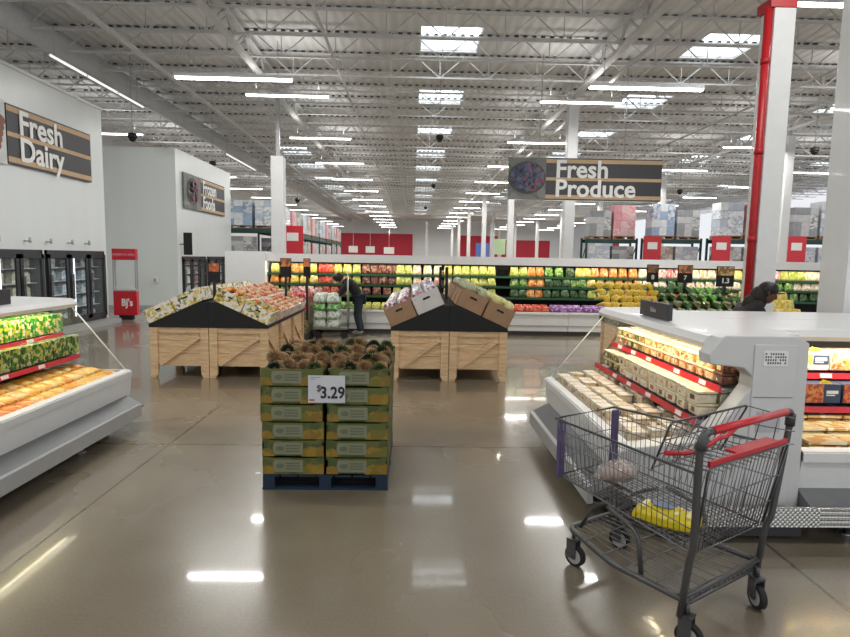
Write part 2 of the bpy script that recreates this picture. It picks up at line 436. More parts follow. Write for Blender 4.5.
# wide column at the frame's edge
t = T('support_column', 'wide white column standing behind the prepared meals case', 'column', (4.61, 5.95, 0))
P('sleeve', MB().box(-.25, .3, -.2, .2, 0, 7.3), white2, t, bevel=.01)
P('corner_guard', MB().box(-.262, -.25, -.21, .1, 0, 2.2), white2, t)
# red and white post
t = T('support_column', 'white post with a red pipe and red cap', 'column', (4.94, 8.2, 0))
P('sleeve', MB().box(-.15, .145, -.16, .16, 0, 5.22), white2, t, bevel=.01)
P('cap', MB().box(-.21, .145, -.17, .16, 5.22, 5.34), red, t, 'red steel cap plate')
m = MB().tube([(-.2, -.1, .02), (-.2, -.1, 5.24)], .05, 14)
for z in (.9, 2.1, 3.3, 4.5): m.tube([(-.2, -.1, z), (-.2, -.1, z+.08)], .058, 14)
P('pipe', m, red, t, 'red sprinkler riser pipe')
P('pole', MB().box(-.08, .08, -.08, .08, 5.3, zb-.1), lgrey, t)

# ------------------------------------------------------------------ dome cameras on stems
def dome():
    t = T('dome_camera', 'x', 'security camera')
    P('housing', MB().lathe([(.05, .14), (.12, .12), (.14, .02), (.13, 0)]), black, t)
    P('dome', MB().lathe([(.11, 0), (.10, -.06), (.05, -.11), (.005, -.12)]), mat('smoked_dome', (.01, .01, .012), .1), t)
    return t
dc = Maker(dome)
for x, y, z, l in ((.88, 21, 6.0, 'black dome camera hanging lowest over the middle aisle'), (1.15, 35, 6.05, 'black dome camera over the middle aisle, next behind the lowest'),
                   (1.0, 50, 6.05, 'small black dome camera deep over the middle aisle'), (13.1, 19.2, 5.5, 'black dome camera beside the red and white post'),
                   (12.5, 27.5, 5.1, 'black dome camera over the stock racks past the produce sign'), (-8.1, 24, 5.4, 'black dome camera beyond the Frozen Foods sign'), (-8.35, 17.8, 5.2, 'black dome camera behind the dairy wall edge'),
                   (-5.9, 30, 4.6, 'black dome camera just past the square white column')):
    P('stem', MB().tube([(0, 0, .12), (0, 0, 7.98-z)], .012, 6), lgrey, dc((x, y, z), 0, l))

# ------------------------------------------------------------------ department signs
def dept_sign(name, label, loc, rz, W, Hh, x_img, l1, l2, ts, imgcols, sx=1, hang=True, tx=None):
    """W wide, panel hanging; picture block from -W/2 to x_img"""
    t = T(name, label, 'sign', loc, rz)
    if x_img > -W/2: P('board', MB().box(-W/2, x_img, -.03, .03, -Hh/2, Hh/2), pmat('sign_picture_ground', [(.13, .14, .13), (.16, .17, .16), (.10, .13, .08), (.2, .2, .19)], 3, .5), t)
    st = .045*Hh/.6
    P('charcoal_panel', MB().box(x_img, W/2, -.03, .03, -Hh/2, Hh/2), signdark, t)
    m = MB()
    for z in (Hh/2-st, 0, -Hh/2+st): m.box(x_img, W/2+.01, -.036, -.03, z-st/2-(.01 if z else 0), z+st/2+(.01 if z else 0))
    P('stripes', m, tan, t, 'tan horizontal bands')
    tx = tx or x_img+.25
    for s, z in ((l1, Hh*.235), (l2, -Hh*.22)):
        TXT('lettering', s, ts, cream, t, Matrix.Translation((tx, -.045, z-.02)), bold=.015, align='LEFT', sx=sx, ext=.006)
    if imgcols:
        cx = (-W/2+x_img)/2; rr = Hh*.41; y = -.034
        m = MB(); pts = [(cx+rr*1.12*math.cos(a*math.pi/12), .02+rr*.95*math.sin(a*math.pi/12)) for a in range(24)]
        m.prism(pts, lambda u, v, w: Vector((u, w, v)), y-.006, y); P('picture_bowl', m, mat('bowl_dark', (.05, .045, .04), .5), t)
        for j, c in enumerate(imgcols):
            m = MB()
            for k in range(46):
                a = random.uniform(0, 6.28); q = rr*.88*math.sqrt(random.random())
                bx, bz = cx+q*math.cos(a)*1.05, .04+q*math.sin(a)*.85
                if (bx > cx) != (j % 2 == 1) and random.random() < .8: bx = 2*cx-bx
                r2 = random.uniform(.04, .06)*Hh
                m.prism([(bx+r2*math.cos(b*math.pi/5), bz+r2*math.sin(b*math.pi/5)) for b in range(10)], lambda u, v, w: Vector((u, w, v)), y-.012-.002*j, y-.006)
            P('picture_fruit', m, mat('pic_%s_%d' % (name, j), c, .5), t)
    if hang:
        for s in (-W*.3, W*.25): P('hanger', MB().tube([(s, 0, Hh/2), (s, 0, zb-loc[2])], .012, 5), lgrey, t)
    return t
dept_sign('hanging_sign', 'hanging Fresh Produce sign with a bowl of berries pictured', (4.70, 16.2, 4.03), R(-1), 4.22, 1.13, -1.08, 'Fresh', 'Produce', .66, [(.02, .03, .07), (.33, .02, .06), (.06, .07, .13), (.10, .11, .17)])
dept_sign('wall_sign', 'Fresh Dairy sign mounted high on the pale wall', (-7.96, 13.24, 4.09), R(90), 2.95, 1.15, -1.475, 'Fresh', 'Dairy', .66, None, hang=False, tx=-1.15)
t = T('wall_picture', 'cut-off food picture panel beside the Fresh Dairy lettering', 'picture', (-7.96, 10.9, 4.09), R(90))
P('board', MB().box(-.85, .83, -.03, .03, -.61, .61), mat('pic_white', (.6, .62, .62), .5), t)
m = MB()
for k in range(5): m.prism([(.45+.1*k*.3+.23*math.cos(b*math.pi/8), -.28+.12*k+.12*math.sin(b*math.pi/8)) for b in range(16)], lambda u, v, w: Vector((u, w, v)), -.04-.003*k, -.03)
P('picture_food', m, mat('pic_brown', (.22, .07, .03), .5), t)
dept_sign('wall_sign', 'Frozen Foods sign on the wall above the frozen doors', (-7.56, 21.55, 3.9), R(90), 4.1, 1.16, -.55, 'Frozen', 'Foods', .62, [(.25, .08, .08), (.4, .02, .10), (.10, .10, .10)], hang=False, sx=.82, tx=-.38)

# ------------------------------------------------------------------ freezer door banks
def stock_mat(n, c): return pmat(n, c, 14, .4)
fr_stock = [stock_mat('stock_cream', [(.7, .68, .5), (.8, .8, .78), (.5, .55, .4)]), stock_mat('stock_blue', [(.45, .6, .75), (.8, .85, .9), (.2, .35, .5), (.7, .8, .85)]),
            stock_mat('stock_teal', [(.3, .55, .6), (.75, .8, .8), (.15, .3, .4)]), stock_mat('stock_red', [(.5, .1, .1), (.7, .6, .5), (.15, .2, .3)])]
intl = mat('freezer_back', (.10, .12, .13), .5); inner_l = mat('freezer_led', (.85, .95, 1), .5, emis=1.6, var=0); inner_l.cycles.emission_sampling = 'NONE'
blackf = mat('freezer_frame_black', (.012, .013, .015), .35)
def freezer(label, x, y0, nd, dw, zt_, grp):
    t = T('glass_door_cooler', label, 'cooler', (x, y0, 0)); L_ = nd*dw; dp = -.03
    P('cabinet', MB().box(-.66, -.64, 0, L_, .1, zt_).box(-.64, dp, 0, .03, .1, zt_).box(-.64, dp, L_-.03, L_, .1, zt_).box(-.64, dp, 0, L_, zt_-.04, zt_).box(-.64, dp, 0, L_, .1, .14), intl, t)
    m = MB(); m.box(dp, dp+.05, 0, L_, zt_-.09, zt_); m.box(dp, dp+.05, 0, L_, .1, .22); m.box(dp, dp+.05, 0, .05, .1, zt_); m.box(dp, dp+.05, L_-.05, L_, .1, zt_)
    P('frame', m, blackf, t)
    for z in (.5, .82, 1.14, 1.45):
        if z < zt_-.1: P('shelf', MB().box(-.62, dp-.08, .04, L_-.04, z-.015, z), white, t)
    P('light_tube', MB().box(dp-.05, dp-.03, .05, .07, .2, zt_-.1).box(dp-.05, dp-.03, L_/2-.01, L_/2+.01, .2, zt_-.1), inner_l, t)
    for i in range(nd):
        y = i*dw
        d = P('door', MB().box(dp+.05, dp+.09, y+.02, y+.11, .2, zt_-.09).box(dp+.05, dp+.09, y+dw-.11, y+dw-.02, .2, zt_-.09).box(dp+.05, dp+.09, y+.02, y+dw-.02, .2, .29).box(dp+.05, dp+.09, y+.02, y+dw-.02, zt_-.18, zt_-.09), blackf, t)
        P('pane', MB().box(dp+.062, dp+.068, y+.1, y+dw-.1, .28, zt_-.17), glass, d)
        P('handle', MB().bar((dp+.12, y+.1, .7), (dp+.12, y+.1, 1.3), .025).bar((dp+.06, y+.1, .72), (dp+.12, y+.1, .72), .02).bar((dp+.06, y+.1, 1.28), (dp+.12, y+.1, 1.28), .02), grey, d)
    return t
def carton_maker(name, m, w, d, h, cat, part='cap'):
    def f():
        o = P(name, MB().box(-w/2, w/2, -d/2, d/2, 0, h*.8).prism([(-w/2, h*.8), (w/2, h*.8), (0, h)], lambda a, b, c: Vector((a, c, b)), -d/2, d/2), m)
        return tag(o, 'x', cat)
    return Maker(f)
cms = [carton_maker('drink_carton', mm, .16, .16, .24, 'carton') for mm in fr_stock]
def stock_freezer(x, y0, nd, dw, where, pal):
    for i in range(nd):
        for si, z in enumerate((.14, .5, .82, 1.14, 1.45)):
            for k in range(3):
                if random.random() < .12: continue
                mi = pal[(i+(si//2)) % len(pal)]
                cms[mi]((x-.28, y0+i*dw+.2+k*(dw-.4)/2, z+.002), R(90), '%s carton, %s shelf, %s' % (['cream', 'blue and white', 'teal', 'red and brown'][mi], ['bottom', 'lower', 'middle', 'upper', 'top'][si], where), 'cartons inside the %s' % where)
for lab, x, y0, nd, dw, z, pal in (('black framed glass door cooler under the Fresh Dairy sign, cream cartons inside', -7.99, 10.33, 3, .8, 1.84, [0, 0, 0]),
                                   ('black framed glass door cooler beside the red kiosk, blue cartons inside', -7.99, 12.83, 3, .8, 1.84, [1, 2, 1])):
    freezer(lab, x, y0, nd, dw, z, None); stock_freezer(x, y0, nd, dw, 'dairy wall cooler ' + ('under the sign' if pal[0] == 0 else 'beside the red kiosk'), pal)
for lab, x, y0, nd, dw, z, pal in (('black framed frozen food door bank nearest the wall corner', -7.59, 19.34, 3, .72, 1.73, [3, 1, 0]),
                                   ('black framed frozen food door bank farther along under the Frozen Foods sign', -7.59, 21.7, 3, .8, 1.73, [1, 3, 3])):
    freezer(lab, x, y0, nd, dw, z, None); stock_freezer(x, y0, nd, dw, 'frozen door bank ' + ('by the corner' if pal[0] == 3 else 'farther along'), pal)
t = T('blade_sign', 'narrow black blade sign above the frozen door corner', 'sign', (-7.45, 19.2, 0)); P('blade', MB().box(-.02, .25, -.02, .02, 1.78, 2.5), matblack, t)
P('bracket', MB().box(-.15, 0, -.015, .015, 2.1, 2.14), grey, t)
for y in (11.3, 12.2, 12.9, 13.7, 14.4):
    t = T('camera_bracket', 'small bracket light on the dairy wall above the cooler doors', 'light', (-8.0, y, 2.0), 0, 'small brackets above the dairy doors')
    P('arm', MB().box(0, .12, -.015, .015, 0, .03), lgrey, t); P('head', MB().cyl((.12, 0, -.02), (.12, 0, .09), .025, n=10), lgrey, t)
t = T('wall_outlet', 'small white box on the wall between kiosk and frozen doors', 'outlet', (-8.3, 19.0, .95))
P('box_body', MB().box(-.06, .06, -.1, 0, -.1, .1), white, t, bevel=.01); P('cover', MB().box(-.04, .04, -.115, -.1, -.06, .06), lgrey, t)

# ------------------------------------------------------------------ red kiosk
t = T('sampling_kiosk', 'red and clear sampling kiosk with white logo standing at the wall end', 'kiosk', (-7.80, 16.05, 0), R(3))
P('plinth', MB().box(-.18, .18, -.16, -.04, 0, .12), matblack, t)
P('cabinet', MB().box(-.31, .31, -.18, -.02, .12, .78), redp, t, bevel=.01)
P('counter', MB().box(-.3, .3, -.17, -.03, .78, .81), lgrey, t)
m = MB()
for a in (-.29, .29):
    for b in (-.16, -.04): m.box(a-.015, a+.015, b-.015, b+.015, .81, 1.62)
P('frame', m, lgrey, t)
P('screen', MB().box(-.29, .29, -.166, -.16, .81, 1.62), glass, t)
P('tray', MB().box(-.05, .24, -.15, -.05, .81, .86), white, t)
P('header', MB().box(-.31, .31, -.18, -.02, 1.62, 1.92), redp, t, bevel=.01)
TXT('lettering', 'samples to enjoy', .095, mat('pink_letters', (.8, .35, .38), .5), t, Matrix.Translation((0, -.183, 1.77)), ext=.003, bold=.003, sx=.9)
TXT('logo', "BJ's", .27, cream, t, Matrix.Translation((.05, -.183, .46)), ext=.003, bold=.009, sx=.8)

# ------------------------------------------------------------------ far produce cooler
FY = 13.75
t = T('produce_cooler', 'long white open produce cooler running along the back of the produce area', 'cooler', (0, FY, 0))
cx0, cx1 = -3.55, 13.0
m = MB(); x = cx0
while x < cx1: m.box(x+.005, min(x+2.43, cx1)-.005, 0, .9, .1, .5); m.box(x+.005, min(x+2.43, cx1)-.005, -.03, .03, .5, .56); x += 2.43
P('base', m, white2, t, bevel=.01)
P('kickplate', MB().box(cx0, cx1, .05, .8, 0, .1), dgrey, t)
m = MB().box(cx0, cx1, -.02, 1.0, .2, .215); P('trim_strip', MB().box(cx0, cx1, -.012, 0, .22, .25), lgrey, t)
P('back_panel', MB().box(cx0, cx1, .95, 1.0, .5, 1.75), matblack, t)
gshelf = mat('green_shelf_edge', (.015, .09, .035), .5)
for z, d in ((.88, .38), (1.14, .46), (1.39, .54)):
    s_ = P('shelf', MB().box(cx0, cx1, d, .95, z-.02, z), dgrey, t); P('price_rail', MB().box(cx0, cx1, d-.02, d, z-.045, z+.005), gshelf, s_)
P('canopy', MB().box(cx0-.9, cx1, .42, 1.1, 1.71, 1.86).box(cx0-.9, cx1, .42, .44, 1.665, 1.71), white, t)
P('end_panel', MB().box(cx0-.95, cx0, .3, 1.1, 0, 1.9), white2, t)
P('light_strip', MB().box(cx0, cx1, .47, .52, 1.685, 1.70), mat('case_led', (1, .93, .8), .4, emis=3.5, var=0), t); MATS['case_led'].cycles.emission_sampling = 'NONE'
for k in range(5): alight((cx0+1.65+3.3*k, FY+.45, 1.67), 3.2, .06, 17, (1, .9, .72), (R(-25), 0, 0))
# bagged produce
YEL = ('yellow', [(.75, .5, .03), (.85, .62, .08), (.55, .5, .08), (.8, .72, .4)])
ORA = ('orange', [(.8, .25, .03), (.85, .4, .06), (.9, .6, .3), (.6, .15, .02)])
REDc = ('red', [(.6, .03, .02), (.75, .12, .05), (.5, .25, .12), (.4, .02, .02)])
GRN = ('green', [(.10, .28, .03), (.2, .4, .06), (.06, .14, .02), (.5, .55, .25)])
LIM = ('yellow-green', [(.5, .55, .06), (.62, .6, .15), (.3, .4, .04), (.75, .7, .3)])
WHT = ('creamy white', [(.8, .72, .5), (.85, .8, .65), (.7, .45, .2), (.9, .85, .7)])
BRN = ('dark brown', [(.13, .03, .02), (.25, .08, .04), (.06, .02, .015), (.4, .22, .14)])
PUR = ('purple', [(.22, .06, .30), (.35, .12, .4), (.12, .04, .16), (.5, .3, .5)])
TEA = ('teal', [(.05, .35, .28), (.3, .55, .45), (.02, .15, .12), (.6, .7, .6)])
PNK = ('pink', [(.7, .25, .25), (.8, .5, .45), (.5, .1, .12), (.85, .75, .6)])
DKG = ('dark green', [(.02, .06, .015), (.05, .12, .03), (.01, .03, .01), (.12, .18, .08)])
def bag_maker(cn, cols, w=.2, d=.14, h=.17):
    mm = pmat('bag_'+cn, cols, 26, .35)
    def f():
        m = MB()
        o = bmesh.ops.create_cube(m.bm, size=1); bmesh.ops.subdivide_edges(m.bm, edges=m.bm.edges, cuts=3, use_grid_fill=True)
        for v in m.bm.verts:
            c = v.co; k = 1-.35*max(0, c.z+.1)**1.2
            c.x *= w*(k if abs(c.x) > .3 else 1); c.y *= d*(1-.6*max(0, c.z+.1)); c.z = (c.z+.5)*h
            if c.z > .01: c += Vector((random.uniform(-1, 1), random.uniform(-1, 1), random.uniform(-.6, .6)))*.007
        for fc in m.bm.faces: fc.smooth = True
        return tag(P('produce_bag', m, mm), 'x', 'produce bag')
    return Maker(f)
BAGS = {c[0]: bag_maker(*c) for c in (YEL, ORA, REDc, GRN, LIM, WHT, BRN, PUR, TEA, PNK, DKG)}
def pxX(px, Y): return (px-412)/F*Y
# bands given as spans of X along the cooler for each level
B = {1.39: [(-3.5, 'yellow'), (-3.0, 'orange'), (-2.6, 'yellow'), (-2.3, 'red'), (-1.95, 'yellow'), (-1.5, 'yellow-green'), (-1.25, 'dark brown'), (-.45, 'dark brown'), (-.4, 'yellow-green'), (-.02, 'creamy white'), (.75, 'yellow'), (1.0, 'yellow-green'), (2.05, None), (2.4, 'yellow-green'), (2.85, 'orange'), (3.25, 'green'), (3.75, 'dark green'), (4.05, 'yellow'), (4.4, 'orange'), (5.1, 'orange'), (5.6, 'creamy white'), (6.1, 'pink'), (6.7, 'creamy white'), (8, 'yellow'), (8.7, 'pink'), (9.2, 'yellow-green'), (9.8, 'creamy white'), (10.6, 'pink'), (11.4, 'yellow')],
     1.14: [(-3.5, 'orange'), (-3.0, 'yellow'), (-2.3, 'red'), (-1.95, 'yellow'), (-1.5, 'yellow-green'), (-1.25, 'dark brown'), (-.4, 'yellow-green'), (-.02, 'creamy white'), (.5, 'pink'), (.75, 'creamy white'), (1.0, 'yellow-green'), (2.05, None), (2.4, 'green'), (2.85, 'orange'), (3.25, 'dark green'), (3.9, 'green'), (4.3, 'yellow'), (5.0, 'orange'), (5.7, 'creamy white'), (6.3, 'dark green'), (6.8, 'creamy white'), (8.4, 'orange'), (9.0, 'green'), (9.5, 'creamy white'), (10.4, 'orange'), (11.2, 'green')],
     .88: [(-3.5, 'green'), (-3.0, 'pink'), (-2.2, 'red'), (-1.6, 'yellow-green'), (-1.25, 'dark brown'), (-.5, 'yellow-green'), (-.02, 'dark brown'), (.75, 'creamy white'), (1.2, 'yellow-green'), (2.05, None), (2.4, 'dark green'), (2.8, 'orange'), (3.2, 'dark green'), (4.3, 'yellow-green'), (5.0, 'pink'), (5.8, 'red'), (6.6, 'teal'), (7.6, 'orange'), (8.6, 'green'), (9.6, 'dark green'), (10.6, 'creamy white')]}
lvl = {1.39: 'top', 1.14: 'middle', .88: 'lower'}
for z, bands in B.items():
    d = {1.39: .64, 1.14: .57, .88: .49}[z]
    for i, (a, c) in enumerate(bands):
        b = bands[i+1][0] if i+1 < len(bands) else 12.4
        if c is None: continue
        nn = max(1, round((b-a)/.225))
        for k in range(nn):
            xx = a+(k+.5)*(b-a)/nn
            BAGS[c]((xx, FY+d+random.uniform(0, .03), z+.002), random.uniform(-.12, .12), '%s bag of produce on the %s shelf of the long back cooler' % (c, lvl[z]), '%s bags on the %s cooler shelf' % (c, lvl[z]), (1, 1, 1.35 if z > 1.3 else 1.15))
for a, b, c in ((-1.2, -.1, 'yellow-green'), (-.1, .5, 'dark brown'), (2.1, 3.3, 'red'), (3.35, 4.1, 'purple'), (4.15, 4.9, 'purple'), (-3.4, -1.4, 'green')):
    nn = round((b-a)/.2)
    for k in range(nn):
        for j in range(2):
            BAGS[c]((a+(k+.5)*(b-a)/nn, FY+.16+j*.17, .565+j*.03), random.uniform(-.4, .4), '%s bag in the bottom well of the long back cooler' % c, '%s bags in the cooler well' % c, (1, 1, .72))

# ------------------------------------------------------------------ crate islands
CW = .86
def crate():
    t = T('wooden_crate_table', 'x', 'crate'); h = .74
    m = MB()
    for s in (-1, 1):
        x0, x1 = (-CW/2+.005, -CW/2+.12) if s < 0 else (CW/2-.12, CW/2-.005)
        for y in (-CW/2+.005, CW/2-.045):
            m.prism([(x0, 0), (x1 if s > 0 else x1-.03, 0), (x1, .06), (x1, h), (x0, h)] if s < 0 else [(x0+.03, 0), (x1, 0), (x1, h), (x0, h), (x0, .06)], lambda a, b, c: Vector((a, c, b)), y, y+.04)
    P('corner_post', m, pine, t)
    for y, s in ((-CW/2+.035, 1), (CW/2-.055, -1)):
        m = MB()
        for k in range(3): m.box(-CW/2+.1, CW/2-.1, y, y+.02, .17+k*.19, .17+(k+1)*.19-.006)
        f = P('board_panel', m, pine, t)
        P('rail', MB().box(-CW/2+.12, CW/2-.12, y-.018 if s > 0 else y+.018, y if s > 0 else y+.038, .66, .74), pine, f)
        P('brace', MB().bar((-CW/2+.14, y-(.01 if s > 0 else -.03), .2), (CW/2-.14, y-(.01 if s > 0 else -.03), .62), .035, .08), pine, f)
    for x, s in ((-CW/2+.045, 1), (CW/2-.065, -1)):
        m = MB()
        for k in range(3): m.box(x, x+.02, -CW/2+.05, CW/2-.05, .17+k*.19, .17+(k+1)*.19-.006)
        f = P('board_panel', m, pine, t)
        xo = x-.016 if s > 0 else x+.036
        P('brace', MB().bar((xo, -CW/2+.12, .6), (xo, CW/2-.12, .2), .03, .07).bar((xo, -CW/2+.06, .14), (xo, -CW/2+.06, .74), .03, .08), pine, f)
    P('floor_panel', MB().box(-CW/2+.04, CW/2-.04, -CW/2+.04, CW/2-.04, .17, .19), pine, t)
    return t
cr = Maker(crate)
def gable(x0, x1, y0, y1, z0, zp, label):
    """black sloped insert: peak over the middle"""
    t = T('sloped_display_insert', label, 'display insert', ((x0+x1)/2, y0, z0)); w = (x1-x0)/2
    for s in (-1, 1):
        m = MB(); m.prism([(0, 0), (s*w, 0), (s*w, .045), (s*.12, zp-.01), (s*.004, zp)], lambda a, b, c: Vector((a, c, b)), 0, y1-y0)
        P('gable_panel', m, matblack, t)
    return t
CD = .95
# left island: X -3.92..-2.16, Y 8.7..11.34
LX, LY = -2.96, 8.44
for i in range(2):
    for j in range(3):
        cr((LX+(-.5+i)*CW, LY+CD/2+j*CD, 0), 0, 'pine crate table under the %s, %s' % (['mango cartons nearer the dairy wall', 'peach cartons by the middle aisle'][i], ['front of its row', 'middle of its row', 'last of its row'][j]), None, (1, CD/CW, 1))
gable(LX-CW, LX+CW, LY, LY+3*CD, .74, .38, 'black peaked insert holding the tilted mango and peach cartons')
RX, RY = .55, 8.43
for i in range(2):
    for j in range(3):
        cr((RX+(-.5+i)*CW, RY+CD/2+j*CD, 0), 0, 'pine crate table under the %s, %s' % (['white grape carton', 'yellow melons'][i], ['front of its row', 'middle of its row', 'last of its row'][j]), None, (1, CD/CW, 1))
gable(RX-CW, RX+CW, RY, RY+3*CD, .74, .38, 'black peaked insert holding the grape and melon cartons')

def fruit_maker(name, cat, mm, r, sz=(1, 1, .9), stem=True, jit=.03):
    def f():
        o = tag(P(name, MB().ball((0, 0, 0), r, sz, 2, jit*.4), mm), 'x', cat)
        if stem: P('stem', MB().tube([(0, 0, r*sz[2]*.9), (r*.1, 0, r*sz[2]*1.15)], r*.07, 5), mat('fruit_stem', (.1, .08, .03), .8), o)
        return o
    return Maker(f)
mangom = pmat('mango_skin', [(.75, .35, .03), (.7, .15, .03), (.6, .45, .05), (.3, .35, .04)], 9)
peachm = pmat('peach_skin', [(.75, .35, .15), (.8, .5, .3), (.6, .12, .06), (.85, .6, .4)], 12, .6, coat=0)
mango = fruit_maker('mango', 'fruit', mangom, .055, (1, .75, .7)); peach = fruit_maker('peach', 'fruit', peachm, .042)
mango_print = pmat('mango_print', [(.85, .8, .7), (.8, .5, .05), (.85, .82, .75), (.85, .82, .75), (.42, .40, .10), (.85, .82, .75), (.75, .62, .2), (.15, .12, .05)], 27)
peach_box = pmat('peach_box_print', [(.82, .75, .68), (.8, .35, .15), (.85, .8, .75), (.85, .82, .78)], 20)
def tray_maker(name, cat, w, d, h, mm, inner, th=.012, handle=True, flapm=None):
    def f():
        t = T(name, 'x', cat)
        m = MB(); m.box(-w/2, w/2, -d/2, -d/2+th, 0, h); m.box(-w/2, w/2, d/2-th, d/2, 0, h)
        m.box(-w/2, -w/2+th, -d/2, d/2, 0, h); m.box(w/2-th, w/2, -d/2, d/2, 0, h)
        P('side_panel', m, mm, t)
        P('bottom', MB().box(-w/2+.002, w/2-.002, -d/2+.002, d/2-.002, -.002, .01), inner, t)
        if handle:
            m = MB()
            for s in (-1, 1): m.tube([(-.035, s*(d/2+.001), h*.68), (.035, s*(d/2+.001), h*.68)], .012, 8)
            P('hand_hole', m, matblack, t)
        return t
    return Maker(f)
mtray = tray_maker('fruit_carton', 'carton', .42, .52, .2, mango_print, card)
ptray = tray_maker('fruit_carton', 'carton', .42, .52, .17, peach_box, card)
slope = math.atan((.38-.045)/(CW-.12))
def on_slope(cx, s, u, y, lift=0):
    """point at distance u from the outer edge on side s of a gable centred cx"""
    x = cx+s*(CW-u*math.cos(slope)); z = .74+.045+u*math.sin(slope)
    return Vector((x-s*lift*-math.sin(slope)*1, y, z+lift*math.cos(slope)))
def rot_s(s): return (0, s*slope, 0)
def put_fruit(mk_, base, s, w, d, h, nx, ny, lab, grp, z0=.1):
    M = Matrix.Translation(base) @ Euler(rot_s(s)).to_matrix().to_4x4()
    for i in range(nx):
        for j in range(ny):
            p = M @ Vector((-w/2+.07+i*(w-.14)/(nx-1)+random.uniform(-.01, .01), -d/2+.07+j*(d-.14)/(ny-1)+random.uniform(-.01, .01), z0+random.uniform(0, .025)))
            mk_(p, (random.uniform(-.5, .5), random.uniform(-.5, .5), random.uniform(0, 6)), lab, grp)
rowd = .56
for s in (-1, 1):
    for j in range(5):
        for k in range(2):
            p = on_slope(LX, s, .215+k*.435, LY+.26+j*rowd+.004, .004)
            side = 'dairy wall slope' if s < 0 else 'middle aisle slope'
            where = '%s row of the %s, %s' % (['front', 'second', 'third', 'fourth', 'last'][j], side, ['lower carton', 'upper carton'][k])
            if s < 0 or j == 0:
                mtray(p, rot_s(s), 'printed mango carton, ' + where)
                put_fruit(mango, p, s, .42, .5, .15, 3, 4, 'mango in the carton, ' + where, 'mangoes in the carton, ' + where, .16)
            else:
                ptray(p, rot_s(s), 'white peach carton, ' + where)
                put_fruit(peach, p, s, .42, .5, .15, 4, 4, 'peach in the carton, ' + where, 'peaches in the carton, ' + where, .145)
# wicker-like dark bin edge along the aisle side of the left island
m = MB()
for k in range(34):
    y = LY+.55+k*.061
    m.tube([(0, y, 0), (.02, y+.03, .075), (0, y+.06, .14)], .02, 5)
# right island cartons
def deep_carton(mm):
    def f():
        t = T('fruit_carton', 'x', 'carton'); w, d, h, th = .42, .5, .27, .012
        m = MB(); m.box(-w/2, w/2, -d/2, -d/2+th, 0, h); m.box(-w/2, w/2, d/2-th, d/2, 0, h); m.box(-w/2, -w/2+th, -d/2, d/2, 0, h*.85); m.box(w/2-th, w/2, -d/2, d/2, 0, h*.85)
        P('side_panel', m, mm, t); P('bottom', MB().box(-w/2+.003, w/2-.003, -d/2+.003, d/2-.003, -.002, .01), card, t)
        P('liner', MB().box(-w/2+.02, w/2-.02, -d/2+.02, d/2-.02, .01, h*.62), mat('paper_liner', (.5, .45, .42), .8), t)
        m = MB()
        m.prism([(-.05, h*.62), (.05, h*.62), (.06, h*.68), (.045, h*.74), (-.045, h*.74), (-.06, h*.68)], lambda a, b, c: Vector((a, c, b)), -d/2-.001, -d/2+.004)
        P('hand_hole', m, matblack, t); return t
    return Maker(f)
bcart, wcart = deep_carton(card), deep_carton(cardw)
melA = fruit_maker('melon', 'melon', pmat('melon_yellow', [(.72, .66, .25), (.66, .62, .3), (.75, .68, .32), (.6, .58, .25)], 30, .6, coat=0), .085, (1.05, .95, .95))
melB = fruit_maker('melon', 'melon', pmat('melon_green', [(.42, .48, .28), (.5, .52, .34), (.35, .42, .25), (.45, .45, .3)], 60, .7, coat=0), .085, (1, 1, .97))
gbag = bag_maker('grape', [(.45, .25, .3), (.8, .75, .75), (.55, .4, .45), (.25, .06, .1), (.8, .78, .8)], .17, .14, .13)
tbag = bag_maker('blue_white', [(.05, .35, .5), (.8, .82, .85), (.2, .5, .6)], .17, .14, .13)
for s in (-1, 1):
    for j in range(5):
        for k in range(2):
            p = on_slope(RX, s, .215+k*.435, RY+.26+j*rowd+.004, .004)
            side = 'grape slope' if s < 0 else 'melon slope'
            where = '%s row of the %s, %s' % (['front', 'second', 'third', 'fourth', 'last'][j], side, ['lower carton', 'upper carton'][k])
            wm = (s < 0 and k == 1)
            (wcart if wm else bcart)(p, rot_s(s), '%s fruit carton, %s' % ('white' if wm else 'brown', where))
            M = Matrix.Translation(p) @ Euler(rot_s(s)).to_matrix().to_4x4()
            if s > 0:
                for a in range(2):
                    for b in range(3):
                        q = M @ Vector((-.1+.2*a, -.16+.16*b, .285+random.uniform(0, .03)))
                        c = 'pale green' if (k == 1 and j < 3) or j > 2 else 'yellow'
                        (melB if c != 'yellow' else melA)(q, (random.random(), random.random(), random.random()*6), '%s melon, %s' % (c, where), 'melons, ' + where)
            else:
                for a in range(2):
                    for b in range(3):
                        q = M @ Vector((-.1+.2*a, -.16+.155*b, .2))
                        c = tbag if (k == 1 and j == 1) else gbag
                        c(q, (0, s*slope, random.uniform(-.5, .5)), '%s grape bag, %s' % ('blue and white' if c is tbag else 'purple and white', where), 'grape bags, ' + where)
